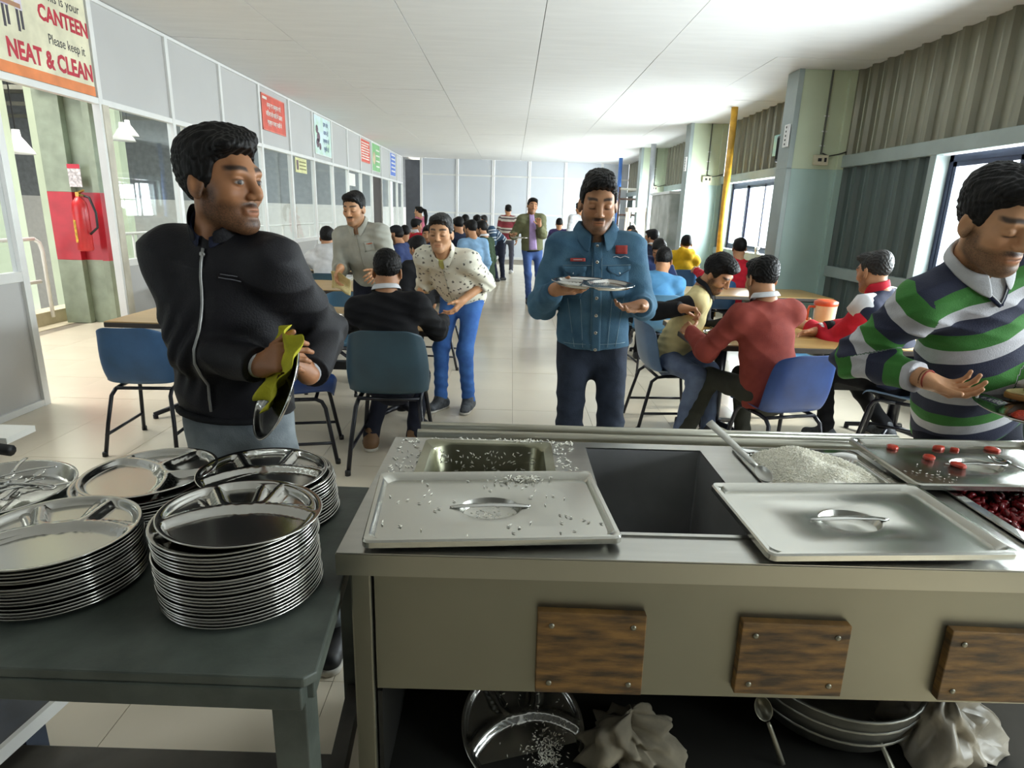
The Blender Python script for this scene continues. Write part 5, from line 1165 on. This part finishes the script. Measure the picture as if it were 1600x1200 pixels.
GR = person('man in a grey shirt holding flatbread, standing behind the near left table', P3(553, 326, 5.30), V3(-1.20, 5.52, .94), 172, hyaw=-6, hpitch=-14, h=1.72, hs=1.04, skin='l', hair='full', hairt=.010, stub=.4, moust=1.0, sleeves=.72,
            wr=P3(532, 418, 5.18), wl=P3(592, 425, 5.1), hr=dict(d=V3(-.25, -.3, -.9), n=V3(.8, -.3, 0), curl=(30, 35, 20)), topm=K_GREYS, cloth='shirt', pantm=K_NAVYP, shoem=S_BLK, collar='shirt', hem=.04, shw=1.06, bulk=1.1)
HO = person('diner in a white hooded sweatshirt, back to the camera, by the glass wall', P3(512, 372, 7.36), V3(-2.06, 7.22, .55), 4, hpitch=-12, seated=True, skin='m', hair='full', hairt=.012, topm=K_WHITE, cloth='hoodie', pantm=K_NAVYP, shoem=S_BLK, hood=True, bulk=1.8, wr=V3(-1.8, 7.85, .80), wl=V3(-2.4, 7.85, .80), shw=1.12)
# ---- around the near right table
MR = person('diner in a maroon sweater with a white collar, back to the camera', P3(1190, 436, 3.80), V3(1.60, 3.66, .55), 12, hpitch=-16, h=1.72, hs=1.04, skin='m', hair='full', hairt=.008, seated=True, wr=V3(1.78, 4.28, .80), wl=V3(1.20, 4.05, .80), topm=K_MAR, cloth='sweater', pantm=cl('olive_grey_cloth', '#35352d'), shoem=S_BOOT, collar='shirt', collarm=K_WSH, hem=.12, bulk=1.2,
            ankR=V3(1.62, 4.0, .085), ankL=V3(1.24, 4.05, .085), shw=1.06)
VE = person('bearded diner in a cream knitted vest bent over his plate', P3(1122, 428, 4.34), V3(1.22, 4.55, .55), -112, hyaw=-18, hpitch=-38, hroll=10, h=1.70, hs=1.04, skin='m', hair='quiff', hairt=.014, stub=.85, moust=.9, seated=True, wr=P3(1066, 482, 4.12), elbR=V3(-1, .1, -.25), wl=V3(1.62, 4.45, .80), hr=dict(d=V3(.8, -.1, .0), n=V3(0, -.2, -.9), curl=(50, 60, 40)),
            topm=K_VEST, cloth='knitted_vest', sleevem=K_BLK, pantm=cl('washed_denim', '#65718a', '#545f78'), shoem=S_BOOT, collar='shirt', collarm=K_BLK, hem=.10, ankR=V3(1.22, 4.10, .085), ankL=V3(1.42, 4.12, .085), kneeR=V3(.3, -1, .6), kneeL=V3(.5, -1, .6), toes=(V3(-.1, -1, 0), V3(.2, -1, 0)))
RJ = person('diner in a red and navy track jacket, seen past the striped sweater', P3(1365, 425, 4.18), V3(2.60, 4.02, .55), 30, hyaw=-8, hpitch=-14, h=1.74, hs=1.06, skin='m', hair='full', hairt=.004, hairm=HAIR_G, seated=True, wr=P3(1275, 518, 4.25), wl=P3(1262, 510, 4.4), topm=K_DNAVY, sleevem=K_RED, cloth='track_jacket', pantm=K_BLK, shoem=S_DK, collar='high', collarm=K_RED, hem=.06, bulk=1.8,
            ankR=V3(2.78, 4.30, .085), ankL=V3(2.30, 4.22, .085))
# ---- right side, further back
LB = person('diner in a light blue sweater, back to the camera, beside the aisle', P3(1037, 408, 6.42), V3(1.44, 6.22, .55), -14, hyaw=-6, hpitch=-26, seated=True, h=1.72, topm=K_LBLUE, cloth='sweater', pantm=K_BLK, shoem=S_BLK, hair='full', hem=.14, bulk=1.2, wr=V3(1.75, 6.75, .80), wl=V3(1.25, 6.78, .80), shw=1.1)
person('diner with long dark hair bent low over the second right table', P3(1030, 392, 7.62), V3(1.66, 7.95, .55), 172, hyaw=-20, hpitch=-35, seated=True, skin='m', hair='quiff', hairt=.02, topm=K_NAVY, cloth='shirt', pantm=K_BLK, shoem=S_BLK, wr=V3(1.45, 7.3, .8), wl=V3(2.0, 7.35, .8))
person('diner in a navy sweater with a white collar behind the light blue sweater', P3(1018, 372, 9.55), V3(2.0, 9.45, .55), 8, hyaw=40, hpitch=-8, seated=True, topm=K_DNAVY, cloth='sweater', pantm=K_BLK, shoem=S_BLK, collar='shirt', collarm=K_WSH, bulk=1.6, wr=V3(2.3, 9.95, .8), wl=V3(1.8, 10.0, .8))
person('diner in a yellow hooded sweatshirt, back to the camera', P3(1072, 381, 9.42), V3(2.50, 9.28, .55), 2, hyaw=-10, hpitch=-8, seated=True, topm=K_YEL, cloth='hoodie', pantm=K_BLK, shoem=S_BLK, hood=True, bulk=1.8, wr=V3(2.7, 9.9, .8), wl=V3(2.2, 9.9, .8))
person('diner in a red shirt, back to the camera, before the second window', P3(1155, 388, 7.95), V3(2.76, 7.88, .55), -8, hpitch=-6, seated=True, topm=K_RED, cloth='shirt', pantm=K_BLK, shoem=S_BLK, bulk=1.4, wr=V3(2.9, 8.35, .8), wl=V3(2.45, 8.3, .86))
person('diner facing the camera at the third right table, beyond the denim jacket', P3(990, 371, 11.35), V3(2.12, 11.4, .55), 176, hpitch=-10, seated=True, topm=K_PALEB, cloth='shirt', pantm=K_BLK, shoem=S_BLK, wr=V3(1.9, 10.7, .8), wl=V3(2.4, 10.7, .8), stub=.5)
person('diner half hidden behind the one facing the camera at the third right table', P3(986, 363, 12.4), V3(2.25, 12.5, .55), 160, hpitch=-10, seated=True, topm=K_NAVY, cloth='shirt', pantm=K_BLK, shoem=S_BLK)
# ---- the aisle
OL = person('man in an olive jacket and blue trousers walking up the aisle', P3(832, 322, 10.9), V3(.37, 11.0, .94), 184, hyaw=8, hpitch=-2, hroll=-8, h=1.72, hs=1.05, skin='m', hair='full', hairt=.012, stub=.5, topm=K_OLIVE, cloth='olive_jacket', pantm=cl('royal_blue_cloth', '#445d92'), shoem=S_BLK, bulk=2.0, hem=.04, wr=P3(800, 368, 10.72), wl=P3(843, 352, 10.62), hr=dict(d=V3(.3, -.8, .1), n=V3(0, 0, 1), curl=(10, 20, 15)), hl=dict(d=V3(-.2, -.2, .9), n=V3(-.2, -.9, .1), curl=(35, 30, 25)),
            ankR=V3(.33, 10.75, .085), ankL=V3(.50, 11.25, .16))
person('man in a red and grey striped sweater walking away down the aisle', P3(794, 328, 16.4), V3(-.10, 16.4, .94), -6, hyaw=20, h=1.74, topm=MAS, cloth='striped_sweater', stripes=(.28, .0), pantm=cl('slate_cloth', '#4b4c58'), shoem=mat('white_shoe', '#b8b8b8', .6), hem=.1, bulk=1.3, ankR=V3(.02, 16.2, .085), ankL=V3(-.22, 16.5, .085))
person('man in a white shirt standing behind the denim jacket', P3(906, 326, 12.9), V3(1.28, 12.9, .92), 20, hpitch=-10, h=1.70, topm=K_WSH, cloth='shirt', pantm=K_DKJ, shoem=S_BLK)
person('seated diner in purple far down the aisle', P3(874, 350, 15.0), V3(1.16, 15.1, .55), -10, hpitch=-14, seated=True, topm=cl('purple_cloth', '#453a66'), cloth='jacket', pantm=K_DNAVY, shoem=S_BLK, bulk=1.6, wr=V3(1.4, 15.6, .8), wl=V3(.9, 15.6, .8))
# ---- far left group
def seat(label, hp, y, px_, yaw, m, **k):
    p = P3(px_, 400, y); hd = P3(hp[0], hp[1], y)
    return person(label, hd, V3(hd[0]+k.pop('dx', 0), y-.0+k.pop('dy', 0), .55), yaw, seated=True, topm=m, pantm=K_BLK, shoem=S_BLK, **k)
CAPM = cl('black_cap_cloth', '#1c1d20')
seat('bearded man in a black cap and navy jacket seated in profile', (618, 366), 8.75, 618, 78, K_NAVY, hyaw=0, hpitch=-12, hair='cap', hairm=CAPM, stub=.9, moust=.9, cloth='jacket', bulk=1.6, dx=.18)
seat('diner with dark curly hair between the black sweater and the floral shirt', (652, 388), 7.1, 652, 40, K_BLK, hyaw=10, hpitch=-20, hairt=.02, cloth='shirt', dx=.03)
seat('dark haired diner behind the black cap, back to the camera', (633, 364), 10.9, 633, 8, cl('plum_cloth', '#3f3a48'), hpitch=-10, cloth='shirt')
seat('diner in a red jacket with a white collar in the far left group', (651, 353), 11.8, 651, -30, K_RED, hyaw=-25, hpitch=-8, cloth='jacket', collar='high', collarm=K_WSH, bulk=1.6)
seat('diner in a blue padded jacket behind the floral shirt', (668, 366), 9.9, 668, 150, K_NAVY, hyaw=30, hpitch=-14, cloth='jacket', bulk=2.0)
seat('diner in a dark jacket, back to the camera, right of the floral shirt', (716, 352), 10.2, 716, 30, K_DNAVY, hpitch=-14, cloth='jacket', bulk=1.8)
seat('diner in a pale blue sweater leaning left, right of the floral shirt', (735, 358), 9.4, 740, 24, K_PALEB, hyaw=30, hpitch=-14, cloth='sweater', dx=.06, hem=.12)
seat('diner in a dark green vest next to the pale blue sweater', (751, 358), 10.0, 755, 60, K_GREENV, hyaw=20, hpitch=-16, cloth='vest', collar='shirt', collarm=K_WSH, dx=.1)
seat('far diner with black hair, only the head showing above the pale blue sweater', (727, 346), 12.6, 727, 10, K_BLK, hpitch=-10, cloth='shirt')
seat('far diner with black hair beside the bending man in stripes', (745, 346), 13.0, 745, 20, K_BLK, hpitch=-10, cloth='shirt')
person('man in a blue and white striped sweater bending over the far left table', P3(755, 346, 14.0), V3(-.25, 14.15, .93), 120, hyaw=20, hpitch=-16, h=1.70, topm=NVS, cloth='striped_sweater', stripes=(.16, 0), pantm=K_DNAVY, shoem=S_BLK, ankR=V3(-.3, 14.1, .085), ankL=V3(-.16, 14.3, .085))
WO = person('woman with a black ponytail and pink scarf standing at the far left', P3(654, 331, 14.6), V3(-2.15, 14.7, .90), 70, hyaw=0, h=1.60, skin='l', hair='full', hairt=.006, stub=0, moust=0, topm=cl('pink_cloth', '#c0687f'), cloth='kurta', pantm=K_BLK, shoem=S_BLK, hem=.3, legs=True)

# ================================================================== what people wear in detail and hold
def patch(I, name, m, z0, z1, x0, x1, lift=.004, nz=8, nx=6, solid=.002, taper=None):
    g = []; lift += .0035
    for i in range(nz+1):
        z = z0+(z1-z0)*i/nz; w = 1 if taper is None else taper(i/nz)
        g.append([front_point(I, z, (x0+x1)/2+(x0+(x1-x0)*j/nx-(x0+x1)/2)*w, lift) for j in range(nx+1)])
    return MB().sheet(g).build(name, m, I['top'], True, solid=solid)
def line(I, name, m, pts, r=.002, lift=.002, n=6):
    lift += .0035
    P = []
    for (za, xa), (zb, xb) in zip(pts, pts[1:]):
        for k in range(6): P.append(front_point(I, za+(zb-za)*k/6, xa+(xb-xa)*k/6, lift))
    P.append(front_point(I, *pts[-1], lift)); return MB().tube(P, r, n).build(name, m, I['top'], True)
def button(I, name, m, z, x, r=.009):
    p = front_point(I, z, x, .0065); f = I['f']; M = Matrix([list(v) for v in frame(np.array([0, 0, 1.]), f).T]).transposed()
    R = Matrix((Vector(I['rr']), Vector(np.cross(f, I['rr'])), Vector(f))).transposed()
    return MB().lathe([(r*.95, -.002), (r, .002), (r*.7, .004), (r*.2, .0045)], p, 14, R=R).build(name, m, I['top'], True)
ZIP = mat('zip_silver', '#a9a9a6', .4, .6); THR = mat('denim_thread', '#7d97a4', .8); TWN = mat('dark_seam', '#33495a', .8)
# black jacket: zip, pull, chest stitching, inner shirt, cuffs
line(BJ, 'zip', ZIP, [(.02, .0), (.5, .0), (.93, .0)], .0042, .004); button(BJ, 'zip_pull', ZIP, .90, .0, .008)
line(BJ, 'stitching', mat('grey_thread', '#6a6a70', .8), [(.80, -.10), (.808, -.055)], .0016); line(BJ, 'stitching', mat('grey_thread'), [(.775, -.11), (.79, -.05)], .0018)
collar_ring(BJ['C7']+BJ['u']*.016+BJ['f']*.02-BJ['O'], BJ['RT'], .064, .064, .04, .02, 12, .006, cl('navy_inner_shirt', '#23283d'), BJ['top'], 'inner_collar', .01)
for E_, W_ in ((BJ['eR'], BJ['wr']), (BJ['eL'], BJ['wl'])):
    d = nrm(W_-E_); c = W_-d*.014-BJ['O']; MB().tube([c-d*.012, c+d*.010], .0345, 18).build('cuff', K_WSH, BJ['top'], True)
line(BJ, 'hem_band', K_BLK, [(-.04, -.14), (-.04, 0), (-.04, .14)], .012, .0)
# denim jacket
patch(DJ, 'button_placket', DEN, -.08, .9, -.022, .022, .004, 20, 4)
for x in (-.022, .022): line(DJ, 'seam', THR, [(-.08, x), (.9, x)], .0014, .006)
for z in (-.07, .09, .25, .41, .57, .73, .87): button(DJ, 'button', M_STEEL_SHINY, z, .0)
for q in (-1, 1):
    pk = patch(DJ, 'pocket', DEN, .40, .66, q*.105-.05, q*.105+.05, .003, 8, 6, taper=lambda t: .55+.45*min(1, t*2)); patch(DJ, 'pocket_flap', DEN, .60, .69, q*.105-.056, q*.105+.056, .007, 5, 8, taper=lambda t: .25+.75*min(1, t*1.6)); button(DJ, 'button', M_STEEL_SHINY, .625, q*.105, .008)
    line(DJ, 'seam', TWN, [(.60, q*.105), (.66, q*.05)], .0014, .010); line(DJ, 'seam', TWN, [(.60, q*.105), (.66, q*.16)], .0014, .010)
    line(DJ, 'seam', THR, [(-.05, q*.06), (.40, q*.075)], .0014, .003); line(DJ, 'seam', THR, [(-.05, q*.10), (.40, q*.135)], .0014, .003); line(DJ, 'seam', THR, [(.70, q*.02), (.70, q*.16)], .0016, .003)
line(DJ, 'waist_seam', THR, [(-.02, -.15), (-.02, 0), (-.02, .15)], .0016, .003)
patch(DJ, 'red_patch', mat('red_patch', '#b8453f', .7), .735, .765, .055, .125, .005, 3, 5); patch(DJ, 'red_patch', mat('red_patch'), .80, .875, -.14, -.085, .005, 4, 4)
line(DJ, 'embroidery', K_WSH, [(.835, -.125), (.845, -.10)], .002, .008); line(DJ, 'embroidery', K_WSH, [(.765, -.15), (.78, -.13), (.765, -.11), (.78, -.09), (.77, -.075)], .0018, .004); line(DJ, 'embroidery', K_WSH, [(.75, .07), (.75, .11)], .0016, .008)
collar_ring(DJ['C7']+DJ['u']*.022+DJ['f']*.02-DJ['O'], DJ['RT'], .062, .062, .03, .03, 15, .01, cl('dark_shirt', '#3b3f45'), DJ['top'], 'inner_collar', .02)
# striped sweater: V neck, wrist threads
VN = [(.80, 0), (.93, .05), (1.0, .07)]
patch(GS, 'shirt_front', K_WSH, .86, 1.0, -.055, .055, .004, 6, 6, taper=lambda t: .12+.88*t)
for q in (-1, 1): line(GS, 'neck_band', cl('navy_band', '#232840'), [(.845, 0), (.92, q*.032), (.955, q*.046)], .007, .004); line(GS, 'neck_stripe', K_WSH, [(.855, 0), (.925, q*.027), (.955, q*.041)], .002, .012)
d = nrm(GS['wr']-GS['eR'])
for k, c in enumerate(('#7c4a2c', '#a33a2c')): MB().tube([GS['wr']-GS['O']+d*(.012+.01*k)+nrm(np.cross(d, Z))*.029*math.cos(a)+nrm(np.cross(d, np.cross(d, Z)))*.029*math.sin(a) for a in np.linspace(0, 6.1, 16)], .0025, 6, closed=True).build('wrist_thread', mat('thread_%d' % k, c, .8), GS['root'], True)
# floral shirt: yellow undershirt and placket; grey shirt: pocket and belt
patch(FL, 'undershirt', cl('yellow_undershirt', '#d8d27c'), .86, 1.0, -.045, .045, .005, 6, 6, taper=lambda t: .15+.85*t); line(FL, 'placket', cl('shirt_seam', '#9b9788'), [(.05, 0), (.86, 0)], .0018, .002)
patch(GR, 'chest_pocket', K_GREYS, .58, .74, -.125, -.045, .004, 5, 5); patch(GR, 'orange_tag', mat('orange_thread', '#c9673f', .7), .70, .72, -.115, -.065, .007, 2, 4); line(GR, 'placket', cl('shirt_seam', '#9b9788'), [(.05, 0), (.95, 0)], .0018, .002)
# olive jacket: lilac shirt front
patch(OL, 'shirt_front', cl('lilac_cloth', '#b49bcb'), -.02, 1.02, -.07, .07, .003, 16, 6, taper=lambda t: 1-.45*t); line(OL, 'belt', K_BLK, [(-.06, -.1), (-.06, .1)], .012, .004)
# track jacket: white shoulder yoke and sleeve badge
for q in (-1, 1):
    p0 = RJ['shR' if q > 0 else 'shL']-RJ['O']; p1 = RJ['eR' if q > 0 else 'eL']-RJ['O']; MB().tube([p0+RJ['u']*.035-RJ['rr']*q*.07, p0+RJ['u']*.04, p0+(p1-p0)*.3+RJ['u']*.04*0+Z*.04], [.07, .084, .08], 14).build('white_yoke', K_WSH, RJ['root'], True)
d = nrm(RJ['wr']-RJ['eR']); c = RJ['wr']-RJ['O']-d*.09; MB().tube([c-d*.03, c+d*.03], .066, 16).build('sleeve_badge', K_BLK, RJ['root'], True); c = RJ['wr']-RJ['O']-d*.03; MB().tube([c-d*.012, c+d*.012], .058, 16).build('cuff', K_WSH, RJ['root'], True)
# ponytail and scarf of the woman, cap badge
h = WO['head']-WO['O']; Rw = WO['Rh']; MB().tube([h+Rw @ V3(0, -.09, .06), h+Rw @ V3(0, -.16, .03), h+Rw @ V3(0, -.19, -.08), h+Rw @ V3(0, -.18, -.22), h+Rw @ V3(0, -.17, -.3)], [.03, .045, .045, .035, .012], 12).build('ponytail', HAIR, WO['root'], True)
MB().tube([h+Rw @ V3(.06, .02, -.14), h+Rw @ V3(0, .10, -.2), h+Rw @ V3(-.07, .02, -.14), h+Rw @ V3(0, -.06, -.13)], .035, 10, closed=True).build('scarf', cl('scarf_pink', '#d98aa0'), WO['root'], True)

# ---- plates, cloth, food and jug
def lplate(name, label, c, zaxis, spin=0, tag_=True):
    o = plate(name, label, c); z = Vector(zaxis).normalized(); o.rotation_euler = (z.to_track_quat('Z', 'Y') @ Matrix.Rotation(spin, 3, 'Z').to_quaternion()).to_euler(); return o
bp = lplate('steel_plate', 'steel plate being wiped by the man in the black jacket', W(436, 606, 1.64), (-.78, -.48, .40), .4); bp.scale = (.95, .95, .95); bpy.context.view_layer.update()
M4 = bp.matrix_world; rows = []
for i in range(19):
    row = []
    for j in range(13):
        a, b = -1+i/9, -1+j/6
        v = Vector((0, 0, 0)); q = M4.to_3x3(); xa = (q.inverted() @ Vector((0, 0, 1))); xa.z = 0; xa.normalize(); ya = Vector((0, 0, 1)).cross(xa)
        L_ = .118*a+.052+.014*math.sin(4*b); w_ = .10*b*(1+.25*math.sin(2.2*a+.5))
        p = xa*L_+ya*w_; p.z = .019+.012*math.sin(4.2*b+2.5*a)+.008*math.sin(9*a+3*b)+.014*max(0, a)**2+.006*(b*b)
        row.append(M4 @ p)
    rows.append(row)
tag(MB().sheet(rows).build('wiping_cloth', mat('yellow_cloth', '#c9c42c', .9, 0, .12, 20, bump=.3, bs=150), None, True, solid=.004, sub=1), 'yellow cloth rubbed over the plate of the jacketed man', 'cloth')
dp = lplate('steel_plate', 'empty steel plate balanced on the hand of the man in denim', W(926, 446, 2.66), (.03, -.02, 1), .3); dp.scale = (1.12, 1.12, 1.12)
lplate('steel_plate', 'steel plate held by the man in the olive jacket', W(812, 372, 10.55), (0, 0, 1))
ta = lplate('steel_plate', 'steel plate with rice on the near left table', (-1.32, 4.42, .754), (0, 0, 1)); lplate('steel_plate', 'steel plate before the diner in the cream vest', (1.50, 4.22, .754), (0, 0, 1)); lplate('steel_plate', 'steel plate before the diner in the maroon sweater', (1.62, 4.46, .754), (0, 0, 1), 1)
def heap(name, label, c, r, hgt, m, seed, cat, n=260):
    q = np.random.default_rng(seed); mb = MB()
    mb.lathe([(r, 0), (r*.8, hgt*.5), (r*.45, hgt*.9), (.002, hgt)], c, 18, cap0=False)
    for k in range(n):
        a, t_ = q.uniform(0, 6.28), math.sqrt(q.uniform(0, 1)); grain_mesh(mb, (c[0]+r*t_*math.cos(a), c[1]+r*t_*math.sin(a), c[2]+hgt*(1-t_**2)+.001), q.uniform(0, 6), q.uniform(-.6, .6), 1.3)
    return tag(mb.build(name, m, None), label, cat, kind='stuff')
heap('rice_portion', 'mound of rice on the plate on the near left table', (-1.30, 4.42, .757), .075, .045, RICE, 11, 'rice'); heap('tomato_portion', 'red salad on the plate on the near left table', (-1.21, 4.36, .757), .035, .025, TOM, 12, 'salad', 60); heap('rice_portion', 'rice on the plate of the diner in the cream vest', (1.50, 4.22, .757), .07, .035, RICE, 13, 'rice')
gp = lplate('steel_plate', 'steel plate with bread held at the right border of the picture', W(1612, 640, 1.86), (-.05, -.12, 1), .6); bpy.context.view_layer.update()
BR = mat('bread_crumb', '#d9c78f', .8, 0, .1, 25, bump=.4, bs=120); CRU = mat('bread_crust', '#a87a3f', .7)
c = W(1612, 618, 1.90); t = thing('flatbread', 'thick piece of bread on the plate at the right border', 'bread', c)
MB().rings([[(.075*math.cos(a)*(1+.1*math.sin(3*a)), .05*math.sin(a), z) for a in np.linspace(0, 6.283, 20, endpoint=False)] for z in (-.012, .006)]).build('crust', CRU, t, True, bevel=.004); MB().rings([[(.072*math.cos(a)*(1+.1*math.sin(3*a)), .047*math.sin(a), z) for a in np.linspace(0, 6.283, 20, endpoint=False)] for z in (.004, .012)]).build('crumb', BR, t, True, bevel=.004)
heap('tomato_portion', 'red salad on the plate at the right border', tuple(W(1600, 652, 1.80)), .035, .02, TOM, 15, 'salad', 60)
# folded flatbreads in the hand of the man in the grey shirt
t = thing('flatbread', 'folded flatbreads in the hand of the man in the grey shirt', 'bread', GR['wr'] + V3(.0, -.04, -.10))
for k in range(3):
    g = [[(-.07+.14*i/8+.01*k, -.012*k+.03*math.sin(math.pi*j/8), .06-.13*j/8+.03*math.cos(.4*i)-.02*abs(i-4)/4) for i in range(9)] for j in range(9)]
    MB().sheet(g).build('layer', BR if k != 1 else mat('bread_dark', '#c4ae72', .8), t, True, solid=.004)
# jug on the right table
j = W(1286, 503, 4.62); t = thing('water_jug', 'clear plastic jug with an orange lid and handle on the near right table', 'jug', (j.x, j.y, .753)); OR = mat('orange_plastic', '#e2613a', .35); 
JG = glass_mat('jug_plastic', (.96, .90, .78), .15, .15)
MB().lathe([(.066, 0), (.07, .01), (.078, .175), (.079, .18)], n=28, cap1=False).build('body', mat('milky_plastic', '#e6d3b4', .3, 0, .1), t, True, solid=.002)
MB().lathe([(.0795, .17), (.083, .175), (.083, .2), (.06, .212), (.02, .216)], n=28, cap0=False).build('lid', OR, t, True); MB().tube([(-.078, 0, .16), (-.12, 0, .16), (-.128, 0, .13), (-.124, 0, .06), (-.072, 0, .03)], .010, 10).build('handle', OR, t, True); MB().lathe([(.0715, .02), (.0745, .085)], n=28, cap0=False, cap1=False).build('printed_band', mat('orange_fruit_print', '#dd8f3c', .4, 0, .6, 25, col2='#e6cf9a'), t, True, solid=.001)
t = thing('drinking_glass', 'small steel tumbler on the sill of the second window', 'tumbler', (3.72, 9.6, 1.03)); MB().lathe([(.03, 0), (.036, .1), (.034, .1), (.028, .005)], n=16).build('cup', M_STEEL_SHINY, t, True)
